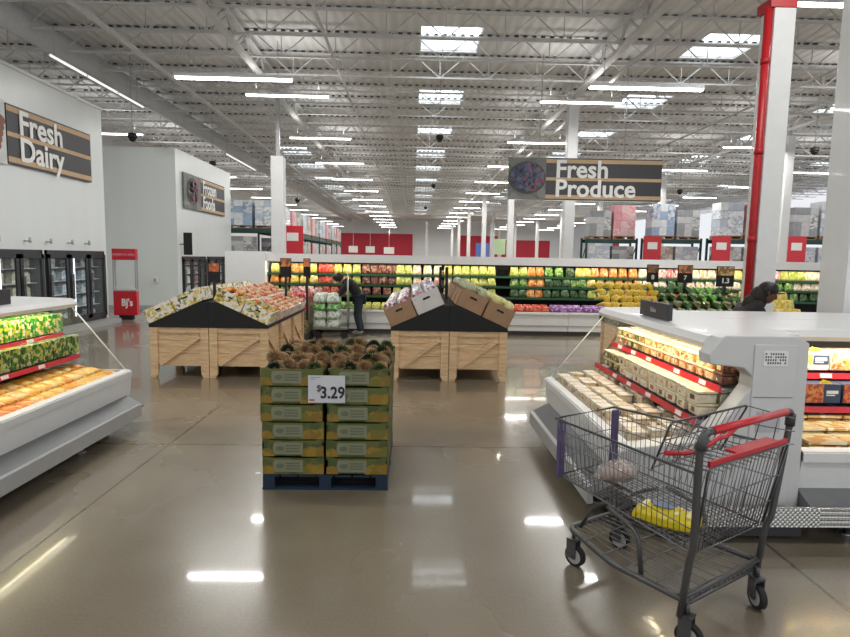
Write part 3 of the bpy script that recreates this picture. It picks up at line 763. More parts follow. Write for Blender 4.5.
# price signs on poles
def pole_sign(x, y, zb_, zt0, zt1, w, label, pic, price=None):
    t = T('price_sign', label, 'price sign', (x, y, zb_))
    P('pole', MB().box(-.02, .02, -.015, .015, 0, zt0-zb_+.02), black, t)
    P('panel', MB().box(-w/2, w/2, -.012, .012, zt0-zb_, zt1-zb_), matblack, t)
    h = zt1-zt0
    if pic: P('picture', MB().box(-w/2+.01, w/2-.01, -.016, -.012, zt0-zb_+h*.55, zt1-zb_-.01), pic, t)
    if price: TXT('lettering', price, h*.34, cream, t, Matrix.Translation((0, -.014, zt0-zb_+h*.28)), ext=.003, bold=.003)
pico = pmat('pic_orange', [(.6, .12, .03), (.7, .3, .08), (.25, .08, .02)], 20); picg = pmat('pic_gold', [(.5, .35, .05), (.25, .12, .03), (.6, .5, .2)], 15)
picb = pmat('pic_brown_fruit', [(.3, .12, .05), (.12, .05, .02), (.4, .25, .12)], 15)
pole_sign(LX-.05, LY+.45, 1.1, 1.38, 1.68, .17, 'black price sign with orange fruit picture at the front of the mango cartons', pico)
pole_sign(LX+.65, LY+2.2, .85, 1.42, 1.76, .2, 'black price sign with red fruit picture behind the peach cartons', pico)
pole_sign(LX+.98, LY+2.5, .6, 1.42, 1.76, .13, 'narrow black price sign at the far peach corner', pico)
pole_sign(RX+.02, RY+1.3, 1.1, 1.2, 1.66, .05, 'narrow black sign pole standing between the grape and melon cartons', None)
pole_sign(RX-.06, RY+1.8, 1.1, 1.2, 1.66, .05, 'narrow black sign pole just behind the first grape and melon pole', None)

# ------------------------------------------------------------------ strawberry stack and flatbed
def small_pallet(label, loc, w, d, mm, rz=0):
    t = T('pallet', label, 'pallet', loc, rz)
    m = MB()
    for k in range(7): a = -w/2+k*w/7; m.box(a+.006, a+w/7-.006, -d/2, d/2, .12, .14)
    P('deck_board', m, mm, t)
    for a in (-w/2+.05, 0, w/2-.05):
        P('stringer', MB().box(a-.045, a+.045, -d/2, d/2, .02, .12), mm, t)
    m = MB()
    for b in (-d/2+.05, 0, d/2-.05): m.box(-w/2, w/2, b-.05, b+.05, 0, .02)
    P('bottom_board', m, mm, t); return t
def flat_cart(label, loc, rz):
    t = T('flatbed_cart', label, 'cart', loc, rz)
    P('deck', MB().box(-.33, .42, -.3, .3, .2, .25), grey, t, bevel=.01)
    P('push_handle', MB().tube([(.42, -.2, .22), (.42, -.2, 1.3), (.42, -.12, 1.42), (.42, .12, 1.42), (.42, .2, 1.3), (.42, .2, .22)], .02, 8).tube([(.42, -.2, .95), (.42, .2, .95)], .014, 6), steel, t)
    for a in (-.24, .34):
        for b in (-.24, .24): P('wheel', MB().cyl((a, b-.02, .08), (a, b+.02, .08), .08, n=16), rubber, t)
    return t
flat_cart('grey flatbed cart loaded with green produce bags in front of the long cooler', (-1.86, 13.0, 0), R(4))
gpk = bag_maker('bright_green', [(.1, .5, .05), (.15, .6, .1), (.6, .75, .5), (.05, .3, .03)], .26, .3, .17); cpk = bag_maker('clear_green', [(.55, .65, .55), (.7, .75, .68), (.35, .5, .35), (.8, .85, .8)], .26, .3, .2)
for a in range(2):
    for b in range(2):
        for k, (mk_, nm) in enumerate(((cpk, 'clear'), (cpk, 'clear'), (gpk, 'bright green'), (cpk, 'clear'))):
            mk_((-2.03+a*.28, 12.86+b*.28, .252+[0, .19, .38, .54][k]), random.uniform(-.1, .1), '%s bag of leafy greens, %s layer of the flatbed cart load' % (nm, ordn[k]), 'leafy bags on the flatbed, %s layer' % ordn[k])
small_pallet('low dark pallet under the strawberry packs', (-2.56, 12.9, 0), .62, .8, dgrey)
stb = tray_maker('berry_tray', 'tray', .3, .39, .09, pmat('berry_tray_green', [(.16, .25, .08), (.35, .38, .2), (.08, .14, .05), (.4, .2, .12)], 18), card, handle=False)
str_ = tray_maker('berry_tray', 'tray', .3, .39, .09, pmat('berry_tray_red', [(.55, .03, .05), (.65, .12, .14), (.7, .5, .5), (.45, .02, .04)], 18), card, handle=False)
for a in range(2):
    for b in range(2):
        for k in range(9):
            (stb if k < 5 else str_)((-2.71+a*.305, 12.7+b*.395, .142+k*.093), 0, '%s berry tray in the stack beside the flatbed cart' % ('green printed' if k < 5 else 'red strawberry'), 'green berry trays' if k < 5 else 'red strawberry trays')
strawb = fruit_maker('strawberry', 'fruit', mat('strawberry_red', (.6, .02, .02), .35), .03, (1, 1, 1.2), stem=False)
for a in range(2):
    for b in range(2):
        for i in range(4):
            for j in range(5):
                strawb((-2.71+a*.305-.1+i*.065, 12.7+b*.395-.14+j*.07, .142+8*.093+.07), (random.random()*3, random.random(), 0), 'strawberry in the top trays of the berry stack', 'strawberries in the top trays')

# ------------------------------------------------------------------ pineapple pallet
PX0, PX1, PY0 = -1.139, -.169, 4.35
small_pallet('dark blue wooden pallet under the pineapple boxes', (-.654, PY0+.6, 0), .97, 1.2, navy).scale = (1, 1, .86)
gprint = pmat('pine_box_green', [(.06, .085, .018), (.09, .12, .025), (.075, .085, .02), (.12, .115, .025)], 9, .6, coat=.1)
yprint = pmat('pine_box_yellow', [(.25, .15, .015), (.28, .18, .02), (.20, .13, .015), (.15, .14, .02)], 11, .6, coat=.1)
labm = mat('box_label_sage', (.21, .215, .14), .6); labt = mat('box_label_text', (.13, .15, .09), .6)
def pinebox():
    t = T('pineapple_box', 'x', 'box'); w, d, h, th = .472, .39, .137, .014
    m = MB(); m.box(-w/2, w/2, -d/2, -d/2+th, 0, h*.94); m.box(-w/2, w/2, d/2-th, d/2, 0, h*.94); m.box(-w/2, -w/2+th, -d/2, d/2, 0, h*.86); m.box(w/2-th, w/2, -d/2, d/2, 0, h*.86)
    m.box(-w/2, w/2, -d/2, d/2, 0, .01)
    for s in (-1, 1):
        for q in (-1, 1): m.prism([(s*w/2, h*.5), (s*(w/2-.07), h*.94), (s*(w/2-.05), h), (s*w/2, h)], lambda a, b, c: Vector((a, c, b)), q*(d/2-.01)-.008, q*(d/2-.01)+.008)
    P('side_panel', m, gprint, t)
    for y, s in ((-d/2-.001, -1), (d/2+.001, 1)):
        m = MB(); m.prism([(w/2-.002, .004), (w/2-.17, .004), (w/2-.185, .03), (w/2-.16, .06), (w/2-.12, .085), (w/2-.06, .075), (w/2-.002, .09)], lambda a, b, c: Vector((a, c, b)), y-.001, y+.001)
        P('fruit_print', m, yprint, t); m = MB()
        m.prism([(-w/2+.002, .004), (-w/2+.09, .004), (-w/2+.1, .04), (-w/2+.05, .07), (-w/2+.002, .06)], lambda a, b, c: Vector((a, c, b)), y-.001, y+.001)
        P('fruit_print', m, yprint, t)
        f = P('label_panel', MB().prism([(-.14, .02), (.075, .02), (.075, .115), (-.14, .115), (-.15, .105), (-.155, .06), (-.145, .03)], lambda a, b, c: Vector((a, c, b)), y-.002, y+.002), labm, t)
        m = MB()
        for z in (.045, .066, .088): m.box(-.055, .05, y-.003, y+.003, z-.005, z+.007)
        m.prism([(-.1+.032*math.cos(k*math.pi/8), .067+.02*math.sin(k*math.pi/8)) for k in range(16)], lambda a, b, c: Vector((a, c, b)), y-.003, y+.003)
        P('emblem', m, labt, f)
    return t
pb = Maker(pinebox)
lay = ['bottom', 'second', 'third', 'fourth', 'fifth', 'top']
for k in range(6):
    for a in range(2):
        off = (-.012 if a == 0 else .012) if k >= 3 else 0
        jx = random.uniform(-.008, .008)
        for b in range(3):
            pb((PX0+.2425+a*.485+off+jx*.6, PY0+.2+b*.4, .122+k*.139), random.uniform(-.012, .012), 'pineapple box, %s layer, %s stack toward the %s' % (lay[k], ['front', 'middle', 'rear'][b], ['dairy wall', 'deli case'][a]))
pinm = pmat('pineapple_skin', [(.30, .14, .05), (.22, .16, .04), (.36, .17, .08), (.12, .11, .03)], 45, .7, coat=0)
crownA = mat('pineapple_leaf', (.10, .15, .06), .5, var=.3); crownB = mat('pineapple_leaf_dark', (.03, .06, .03), .5, var=.3); crownC = mat('pineapple_leaf_straw', (.40, .27, .15), .6, var=.3)
def pine_maker(lm):
    def f():
        t = T('pineapple', 'x', 'pineapple')
        m = MB(); m.sm = True
        m.lathe([(.02, -.1), (.05, -.09), (.062, -.04), (.062, .03), (.05, .08), (.02, .1)], n=14)
        P('fruit_body', m, pinm, t)
        m = MB()
        for ring in range(5):
            for k in range(9):
                a = k*2*math.pi/9+ring*.4; tilt = [1.5, 1.25, .95, .6, .25][ring]+random.uniform(-.1, .1); l = [.05, .055, .06, .06, .055][ring]
                dr = Vector((math.cos(a)*math.sin(tilt), math.sin(a)*math.sin(tilt), math.cos(tilt))); sd = Vector((-math.sin(a), math.cos(a), 0))
                b = Vector((math.cos(a)*.018, math.sin(a)*.018, .09+ring*.006)); tip = b+dr*l; mid = b+dr*l*.5+Vector((0, 0, .008))
                v = [m.bm.verts.new(p) for p in (b+sd*.007, b-sd*.007, mid-sd*.009, tip, mid+sd*.009)]; m._f(v)
        P('crown', m, lm, t); return t
    return Maker(f)
pnm = [(pine_maker(crownA), 'green'), (pine_maker(crownB), 'dark green'), (pine_maker(crownC), 'straw brown')]
cseq = [1, 2, 2, 0, 2, 1, 2, 0]
for a in range(2):
    for b in range(3):
        cnt = 0
        for r_ in range(2):
            for i in range(4):
                mk_, nm = pnm[(cseq[(i+a*4) % 8] if b == 0 and r_ == 0 else random.choice([0, 1, 2, 2, 2]))]
                up = False
                x = PX0+.2425+a*.485-.165+i*.11; y = PY0+.2+b*.4+.0+r_*.13
                rot = (R(random.uniform(72, 86)), 0, random.uniform(-.35, .35))
                mk_((x, y, .122+5*.139+.10+r_*.03+random.uniform(0, .02)), rot, 'pineapple with %s crown, %s top box toward the %s' % (nm, ['front', 'middle', 'rear'][b], ['dairy wall', 'deli case'][a]), 'pineapples in the %s top box, %s side' % (['front', 'middle', 'rear'][b], ['dairy wall', 'deli'][a]))
t = T('price_card', 'white card reading $3.29 on the pineapple boxes', 'price sign', (-.64, PY0-.012, .80))
P('card', MB().box(-.14, .14, -.006, .0, -.105, .105), mat('card_white', (.62, .64, .68), .5, var=.01), t)
TXT('lettering', '3.29', .125, black, t, Matrix.Translation((.045, -.008, -.03)), bold=.003, ext=.001, sx=.88)
TXT('lettering', '$', .07, black, t, Matrix.Translation((-.058, -.008, .005)), bold=.0005, ext=.001)
m = MB().box(-.125, -.045, -.008, -.006, .088, .092).box(-.125, -.085, -.008, -.006, .074, .077); P('fine_print', m, grey, t)
P('unit_mark', MB().box(-.13, -.09, -.008, -.006, -.09, -.078), mat('mark_red', (.4, .1, .05), .6), t)

# ------------------------------------------------------------------ low open cases
def case(name, label, loc, rz, L_, ends=(True, True), flip=1, dpl=False, lip_tint=None):
    """local: u (x) goes from the lip (0) to the back (1.2), v (y) along 0..L_"""
    t = T(name, label, 'display case', loc, rz); q = lambda u, z, v: Vector((flip*u, v, z))
    m = MB(); m.prism([(.02, .30), (0, .50), (.0, .555), (.05, .565), (.075, .5), (.10, .44), (1.15, .44), (1.15, .16), (.18, .16)], q, 0, L_)
    P('tub', m, white2, t)
    m = MB(); m.prism([(.02, .31), (-.165, .215), (-.165, .20), (.06, .17), (.2, .16), (.2, .3)], q, 0, L_-.06); P('lower_panel', m, mat('sill_grey', (.17, .175, .18), .45), t)
    m = MB(); m.prism([(-.02, .50), (-.008, .50), (-.008, .57), (.055, .58), (.055, .565), (-.02, .56)], q, 0, L_); P('lip_rail', m, white, t)
    m = MB(); m.prism([(-.21, .14), (-.17, .14), (-.17, .26), (-.21, .26)], q, 0 if dpl == 2 else .0, L_-(.0 if dpl == 2 else .22))
    P('bumper_rail', m, diam if dpl else lgrey, t)
    for v in [.35+k*1.4 for k in range(int(L_/1.4)+1)]:
        if v < L_-.3: P('bumper_bracket', MB().prism([(-.17, .17), (.2, .17), (.2, .2), (-.17, .2)], q, v-.03, v+.03), lgrey, t)
        if v < L_-.1: P('foot', MB().cyl((flip*.0, v, 0), (flip*.0, v, .18), .022, n=10).cyl((flip*.0, v, 0), (flip*.0, v, .012), .05, n=12), steel, t)
    P('kickplate', MB().prism([(.22, .0), (1.1, .0), (1.1, .17), (.22, .17)], q, .05, L_-.05), dgrey, t)
    P('well_floor', MB().prism([(.085, .47), (.95, .47), (.95, .49), (.085, .485)], q, .02, L_-.02), dgrey, t)
    m = MB(); m.prism([(1.08, .44), (1.15, .44), (1.15, 1.3), (1.08, 1.3)], q, 0, L_); P('back_panel', m, matblack, t)
    for u, z, nm in ((.52, .73, 'lower'), (.68, .955, 'upper')):
        s_ = P('shelf', MB().prism([(u, z-.012), (1.08, z+.02), (1.08, z+.005), (u, z-.027)], q, .02, L_-.02), grey, t)
        P('price_rail', MB().prism([(u-.02, z-.03), (u, z-.035), (u, z+.012), (u-.012, z+.015)], q, .02, L_-.02), redp, s_)
        v = .2
        while v < L_-.2: P('price_tag', MB().prism([(u-.026, z-.02), (u-.02, z-.022), (u-.014, z+.01), (u-.02, z+.012)], q, v, v+.09), cream, s_); v += random.uniform(.35, .7)
    m = MB(); m.prism([(.54, 1.235), (.52, 1.27), (.55, 1.315), (.60, 1.325), (1.17, 1.335), (1.17, 1.28), (.62, 1.265), (.58, 1.24)], q, 0, L_)
    P('canopy', m, white2, t)
    P('canopy_light', MB().prism([(.60, 1.235), (.66, 1.25), (.66, 1.262), (.60, 1.25)], q, .05, L_-.05), MATS['case_led'], t)
    for e, v in ((ends[0], 0), (ends[1], L_)):
        if e == 'glass':
            P('end_glass', MB().prism([(.04, .56), (.60, 1.26), (1.1, 1.28), (1.1, .45), (.08, .45)], q, v-.008, v), glass, t)
            P('end_trim', MB().tube([(flip*.04, v, .565), (flip*.60, v, 1.26)], .007, 6), white, t)
            P('end_body', MB().prism([(.02, .30), (0, .50), (.02, .57), (1.15, .57), (1.15, .16), (.18, .16)], q, v-.0, v+.03), white2, t)
        elif e:
            pass
    return t
LCY0, LCY1 = .6, 6.12
case('display_case', 'long low open case of cheese and pineapple chunks beside the dairy wall', (-2.98, LCY0, 0), 0, LCY1-LCY0, (False, 'glass'), flip=-1)
P('x', MB().box(0, .01, 0, .01, 0, .01), white) if False else None
case('display_case', 'low open deli case of clear tubs facing the pineapple pallet', (1.43, 3.81, 0), 0, 2.2, (False, 'glass'), flip=1)
# case LEDs
alight((-3.66, 3.4, 1.24), .06, 5.2, 15, (1, .86, .6), (0, R(20), 0)); alight((2.08, 4.9, 1.24), .06, 2.1, 7, (1, .84, .56), (0, R(-20), 0))
# end-cap case facing the camera: same case turned
case('display_case', 'low open prepared meals case beside the grey end panel', (2.602, 3.685, 0), R(90), 3.2, (False, False), flip=1, dpl=2).scale = (1, -1, 1)
alight((4.2, 4.3, 1.22), 3.0, .06, 15, (1, .84, .56), (R(20), 0, 0))
# island top filling between the two cases
t = T('island_top', 'flat white top of the deli island', 'counter top', (0, 0, 0))
P('top_panel', MB().box(2.6, 5.86, 4.86, 5.62, 1.28, 1.335), white2, t); P('back_body', MB().box(2.6, 5.86, 4.9, 5.6, .1, 1.28), white2, t)
# shaped end panel
t = T('case_end_panel', 'tall white end panel with small display and paper notice, at the deli island corner', 'end panel', (0, 3.8, 0))
poly = [(1.98, 1.21), (2.06, 1.32), (2.09, 1.335), (2.58, 1.335), (2.655, 1.29), (2.665, .14), (1.6, .14), (1.44, .3), (1.42, .55), (1.5, .58), (1.95, .63), (2.15, .82), (2.275, .99), (2.28, 1.07), (2.22, 1.125), (1.99, 1.145)]
P('panel', MB().prism(poly, lambda a, b, c: Vector((a*.975, c, b)), -.12, .03), mat('end_panel_white', (.66, .67, .67), .35, var=.02), t, bevel=.008)
f = P('raised_cover', MB().prism([(2.30, .2), (2.58, .2), (2.58, 1.28), (2.30, 1.28)], lambda a, b, c: Vector((a, c, b)), -.128, -.12), mat('cover_white', (.68, .69, .69), .35, var=.02), t, bevel=.01)
f.location = (-.075, 0, 0)
P('groove', MB().box(2.31, 2.57, -.130, -.127, .93, .935), grey, f)
P('display', MB().box(2.36, 2.52, -.132, -.127, 1.14, 1.24), cream, f)
m = MB()
for r_ in range(4):
    for c in range(9):
        if (r_*3+c*5) % 7: m.box(2.37+c*.016, 2.378+c*.016, -.134, -.132, 1.155+r_*.02, 1.167+r_*.02)
P('display_marks', m, dgrey, f)
nf = P('notice', MB().box(2.34, 2.50, -.132, -.127, .70, .84), mat('notice_paper', (.50, .51, .55), .6), f)
m = MB()
for r_ in range(3): m.box(2.355, 2.355+.12-.03*r_, -.134, -.132, .815-r_*.012, .819-r_*.012)
P('notice_text', m, dgrey, nf)
P('bumper_rail', MB().box(1.7, 2.602, -.325, -.285, .14, .26), diam, t); P('base_body', MB().box(1.6, 2.58, -.2, .0, .02, .14), dgrey, t)
# little standing signs on canopies
for x, y, s, lab, tx in ((2.08, 4.9, -1, 'small dark sign standing on the deli case canopy', 'Sides'), (-3.62, 4.98, 1, 'small dark sign standing on the cheese case canopy', 'Cheese')):
    t = T('canopy_sign', lab, 'sign', (x, y, 1.33), R(-90)*(-s) if False else (R(-90) if s < 0 else R(90)))
    P('panel', MB().box(-.29, .29, -.02, .02, 0, .135), signdark, t, bevel=.005)
    TXT('lettering', tx, .055, mat('soft_letters', (.45, .45, .44), .6), t, Matrix.Translation((0, -.022, .065)), ext=.001, bold=.001)

# ---- products
def carton_thing(name, cat, w, d, h, mm, topm=None):
    def f():
        o = tag(P(name, MB().box(-w/2, w/2, -d/2, d/2, 0, h), mm, bevel=.004), 'x', cat)
        if topm: P('lid', MB().box(-w/2+.008, w/2-.008, -d/2+.008, d/2-.008, h, h+.006), topm, o)
        return o
    return Maker(f)
greenpk = pmat('pine_chunk_print', [(.03, .30, .03), (.75, .6, .05), (.02, .18, .02), (.8, .78, .5), (.08, .42, .04)], 36, .35)
greenp2 = pmat('pine_chunk_dark', [(.02, .14, .02), (.5, .5, .06), (.01, .08, .015), (.55, .6, .3), (.04, .25, .03)], 36, .35)
pinkpk = pmat('meat_pack_print', [(.55, .12, .07), (.65, .28, .18), (.7, .45, .3), (.4, .05, .04)], 20, .35)
bx1 = carton_thing('chunk_pack', 'food pack', .135, .12, .19, greenpk); bx2 = carton_thing('chunk_pack', 'food pack', .135, .12, .19, greenp2); bx3 = carton_thing('meat_pack', 'food pack', .16, .12, .16, pinkpk)
n = 37
for k in range(n):
    y = LCY0+.12+k*.15
    for j in range(2):
        bx1((-3.76-j*.14, y, .968+j*.008), R(90), 'bright green pineapple pack on the upper shelf of the cheese case', 'bright green packs on the upper shelf')
        if y > 4.25: bx2((-3.6-j*.14, y, .742+j*.008), R(90), 'dark green pineapple pack on the lower shelf of the cheese case', 'dark green packs on the lower shelf')
        elif k % 7 or True: bx3((-3.6-j*.14, y, .742+j*.008), R(90), 'pinkish meat pack on the lower shelf of the cheese case', 'pink meat packs on the lower shelf')
# flat orange packs lying in the well
def flatpack(name, mm, rimm, w, d, h):
    def f():
        m = MB(); m.sm = True
        bmesh.ops.create_cube(m.bm, size=1); bmesh.ops.subdivide_edges(m.bm, edges=m.bm.edges, cuts=3, use_grid_fill=True)
        for v in m.bm.verts:
            c = v.co; bul = (1-(2*c.x)**2*.8)*(1-(2*c.y)**2*.8)
            c.z = (c.z+.5)*h*(.55+.45*bul) if c.z > 0 else 0; c.x *= w; c.y *= d
            c.z += random.uniform(0, .006) if c.z > .01 else 0
        for fc in m.bm.faces: fc.smooth = True
        o = tag(P(name, m, mm), 'x', 'food pack'); P('wrap_seam', MB().box(-w/2-.004, w/2+.004, -.003, .003, .0, h*.75).box(-w/2-.004, w/2+.004, -d/2-.004, d/2+.004, 0, .012), rimm, o); return o
    return Maker(f)
oran = [flatpack('cheese_pack', pmat('cheese_orange', [(.75, .22, .015), (.8, .32, .03), (.6, .12, .01), (.8, .45, .08)], 9, .35), mat('seam_olive', (.35, .2, .02), .5), .19, .145, .06),
        flatpack('cheese_pack', pmat('cheese_yellow', [(.8, .40, .04), (.85, .5, .10), (.75, .3, .03), (.8, .58, .22)], 9, .35), mat('seam_olive', (.35, .2, .02), .5), .19, .145, .06)]
for k in range(34):
    y = LCY0+.15+k*.16
    for j in range(3):
        u = .17+j*.19; v = 1 if (j == 2 or y > 4.8) else 0
        oran[v]((-2.99-u, y, .515+j*.035), (0, R(8), 0), '%s cheese pack lying in the well of the case by the dairy wall' % ['orange', 'pale yellow'][v], '%s cheese packs in the well' % ['orange', 'pale yellow'][v])
def tub_maker(nm, cont, w, d, h, lidm=None):
    def f():
        t = T(nm, 'x', 'food tub')
        m = MB(); m.prism([(-w*.42, 0), (w*.42, 0), (w*.48, h*.72), (-w*.48, h*.72)], lambda a, b, c: Vector((a, c, b)), -d*.46, d*.46); P('contents', m, cont, t, bevel=.004)
        P('lid', MB().box(-w/2, w/2, -d/2, d/2, h*.8, h), lidm or clearp, t, bevel=.003)
        P('label_sticker', MB().box(-w*.2, w*.2, -d*.465, -d*.462, h*.2, h*.6), pmat('sticker', [(.8, .74, .62), (.35, .1, .05), (.7, .5, .3), (.75, .7, .6), (.1, .08, .05), (.6, .55, .2)], 9, .5), t)
        return t
    return Maker(f)
cr1 = pmat('food_cream', [(.8, .65, .42), (.85, .72, .5), (.7, .5, .28), (.88, .8, .62)], 35, .5); cr2 = pmat('food_orange', [(.8, .45, .12), (.85, .6, .3), (.6, .25, .08), (.85, .75, .5)], 35, .5)
cr3 = pmat('food_salad', [(.2, .25, .06), (.5, .45, .2), (.1, .12, .03), (.6, .3, .12)], 30, .5); cr4 = pmat('food_pasta', [(.82, .72, .5), (.85, .76, .55), (.75, .62, .4), (.8, .74, .6)], 40, .5)
lidc = mat('pale_lid', (.75, .70, .58), .35)
lidw = pmat('white_film_lid', [(.85, .80, .70), (.78, .70, .58), (.88, .84, .76), (.70, .58, .42)], 14, .3)
lidp = pmat('pasta_lid', [(.82, .74, .56), (.75, .62, .40), (.86, .80, .66), (.8, .72, .5)], 12, .25)
tubA = tub_maker('deli_tub', cr2, .118, .105, .075, lidp); tubB = tub_maker('deli_tub', cr3, .118, .105, .075, lidp); tubC = tub_maker('deli_tub', cr4, .155, .15, .085, lidp); tubD = tub_maker('deli_tub', cr1, .112, .115, .07, lidw)
tubE = tub_maker('deli_tub', pmat('food_dark', [(.1, .03, .015), (.18, .06, .03), (.3, .15, .08)], 30, .5), .125, .11, .075, mat('brown_lid', (.12, .05, .03), .4))
for k in range(15):
    y = 4.0+k*.138
    for j in range(2):
        for l in range(2):
            mk_, c = ((tubE, 'dark') if k < 1 else (tubB, 'salad') if k >= 10 else (tubA, 'orange and cream'))
            mk_((2.18+j*.13, y-.08, .975+.006*j+l*.077), R(-90)+random.uniform(-.07, .07), '%s deli tub on the upper deli case shelf, %s of its stack' % (c, ['bottom', 'top'][l]), '%s tubs on the upper deli shelf' % c)
for k in range(9):
    y = 4.02+k*.172
    for j in range(2):
        for l in range(2):
            tubC((2.04+j*.17+random.uniform(-.006, .006), y-.08, .75+.008*j+l*.087), R(-90)+random.uniform(-.07, .07), 'large pasta clamshell on the lower deli case shelf, %s of its stack' % ['bottom', 'top'][l], 'pasta clamshells on the lower deli shelf')
for k in range(3):
    for j in range(3):
        for l in range(2): tubB((2.03+j*.12, 5.52+k*.14, .75+.006*j+l*.078), R(-90), 'green salad tub on the far end of the lower deli shelf', 'salad tubs on the lower deli shelf')
for k in range(15):
    for j in range(4):
        for l in range(2):
            if l == 1 and random.random() < .18: continue
            tubD((1.585+j*.133+random.uniform(-.006, .006), 3.93+k*.139+random.uniform(-.006, .006), .488+j*.018+l*.072), R(-90)+random.uniform(-.09, .09), 'white topped square tub in the well of the deli case, %s layer' % ['lower', 'upper'][l], 'white topped tubs in the deli well, %s layer' % ['lower', 'upper'][l])
# prepared meals (front-facing)
mealA = pmat('meal_pasta_print', [(.75, .4, .12), (.85, .7, .4), (.6, .15, .05), (.8, .75, .6)], 30, .35); mealB = pmat('meal_red_print', [(.5, .08, .03), (.7, .2, .05), (.35, .05, .02), (.6, .35, .1)], 45, .35)
wbox = mat('meal_sleeve_white', (.75, .72, .66), .4); bbox = mat('meal_sleeve_blue', (.04, .07, .14), .4)
def meal(front, sleeve, half, word):
    def f():
        t = T('meal_box', 'x', 'meal box'); w, h = .30, .15
        P('sleeve', MB().box(-w/2, w/2, 0, .2, 0, h), sleeve, t, bevel=.006)
        if half: P('food_picture', MB().box(-w/2+.005, w*.05, -.003, 0, .006, h-.006), front, t)
        else:
            P('food_picture', MB().prism([(-w*.2+.07*math.cos(k*math.pi/12), h/2+.066*math.sin(k*math.pi/12)) for k in range(24)], lambda a, b, c: Vector((a, c, b)), -.003, 0), front, t)
        P('name_panel', MB().box(w*.08, w/2-.006, -.003, 0, .05, h-.03), bbox if half else mat('meal_green', (.2, .3, .08), .4), t)
        m = MB(); m.box(w*.12, w*.42, -.005, -.003, .075, .1).box(w*.12, w*.34, -.005, -.003, .06, .068); P('name_mark', m, cream, t)
        P('price_burst', MB().prism([(-.02, h), (.08, h), (.06, h+.02), (0, h+.035)], lambda a, b, c: Vector((a, c, b)), -.002, .002), mat('burst_yellow', (.85, .65, .03), .5), t)
        return t
    return Maker(f)
mA = meal(mat('bowl_dark_food', (.16, .05, .03), .4), wbox, False, ''); mB = meal(mealA, wbox, True, ''); mC = meal(mealB, bbox, True, '')
for k in range(9):
    x = 2.72+k*.315
    (mA if k == 0 else mB)((x+.06, 4.38, .985), 0, 'meal box with %s on the upper shelf of the prepared meals case' % ('a dark bowl pictured' if k == 0 else 'pasta pictured'), 'pasta meal boxes on the upper shelf' if k else None)
    (mA if k == 0 else mC)((x+.06, 4.23, .76), 0, 'meal box with %s on the lower shelf of the prepared meals case' % ('a dark bowl pictured' if k == 0 else 'red food pictured'), 'red meal boxes on the lower shelf' if k else None)
chk = tub_maker('chicken_tray', pmat('chicken_golden', [(.7, .38, .1), (.8, .52, .2), (.55, .24, .06), (.85, .65, .35)], 16, .4), .26, .2, .11, pmat('chicken_film', [(.85, .62, .30), (.88, .72, .42), (.7, .42, .15), (.9, .8, .55)], 12, .2))
for k in range(11):
    for j in range(3):
        chk((2.84+k*.27, 3.87+j*.21, .497+j*.035), random.uniform(-.05, .05), 'golden chicken tray in the well of the prepared meals case, %s row' % ordn[j], 'golden chicken trays, %s row' % ordn[j])

# ------------------------------------------------------------------ produce tables behind the deli island
for i in range(4):
    cr((3.8+i*CW, 9.8, 0), 0, 'pine crate table hidden behind the deli island, %s from the banana end' % ordn[i])
t = T('produce_bin', 'wide dark bin heaped with bananas and greens behind the deli island', 'bin', (4.95, 9.8, .745))
P('tray', MB().box(-1.6, 1.6, -.46, .46, 0, .1), matblack, t)
P('slope', MB().prism([(-.44, .1), (.44, .1), (.44, .42), (.3, .45)], lambda a, b, c: Vector((c, a, b)), -1.5, 1.58), mat('green_liner', (.05, .12, .03), .7, var=.3), t)
banm = mat('banana_yellow', (.72, .5, .05), .45, var=.15)
def bunch():
    t = T('banana_bunch', 'x', 'bananas')
    for k in range(5):
        a = -.5+k*.25; pts = [(math.sin(a)*.03+math.sin(a)*s*.1, .0+s*.16-.04*math.sin(s*3), .02+.06*math.sin(s*math.pi)+.01*(k % 2)) for s in (0, .2, .45, .7, .9, 1)]
        P('banana', MB().tube(pts, [.008, .016, .02, .019, .012, .006], 8), banm, t)
    P('stem', MB().cyl((0, -.02, .02), (0, .01, .025), .014, n=8), mat('banana_stem', (.15, .14, .03), .7), t)
    return t
bb = Maker(bunch)
for i in range(7):
    for j in range(5):
        bb((3.26+i*.14+random.uniform(-.03, .03), 9.42+j*.14, .87+.1*j), (R(15), 0, random.uniform(-.8, .8)), 'ripe banana bunch heaped in the bin behind the deli case sign', 'banana bunches behind the deli case', (1.4, 1.4, 1.4))
def greens(cols, nm, l=.3):
    mm = pmat('leaf_'+nm, cols, 30, .6)
    def f():
        t = T('leafy_bunch', 'x', 'greens')
        m = MB()
        for k in range(38):
            a = random.uniform(-.5, .5); e = random.uniform(0, 1.1); L = l*random.uniform(.6, 1)
            d = Vector((math.sin(a), math.cos(a)*math.cos(e), math.sin(e)*.6)); s = d.cross(Vector((0, 0, 1))).normalized()*.035
            b = Vector((0, 0, .02)); mid = b+d*L*.6+Vector((0, 0, random.uniform(0, .04))); tip = b+d*L
            v = [m.bm.verts.new(p) for p in (b, mid-s, tip, mid+s)]; m._f(v)
        P('leaves', m, mm, t)
        P('stems', MB().cyl((0, -.12, .02), (0, .03, .02), .018, .028, 8), mat('stem_pale', (.5, .55, .3), .6), t); return t
    return Maker(f)
g1, g2, g3 = greens([(.06, .16, .03), (.10, .24, .05), (.04, .09, .02)], 'mid'), greens([(.16, .45, .04), (.25, .55, .08), (.1, .3, .03)], 'bright'), greens([(.22, .22, .10), (.3, .26, .14), (.12, .14, .05)], 'olive')
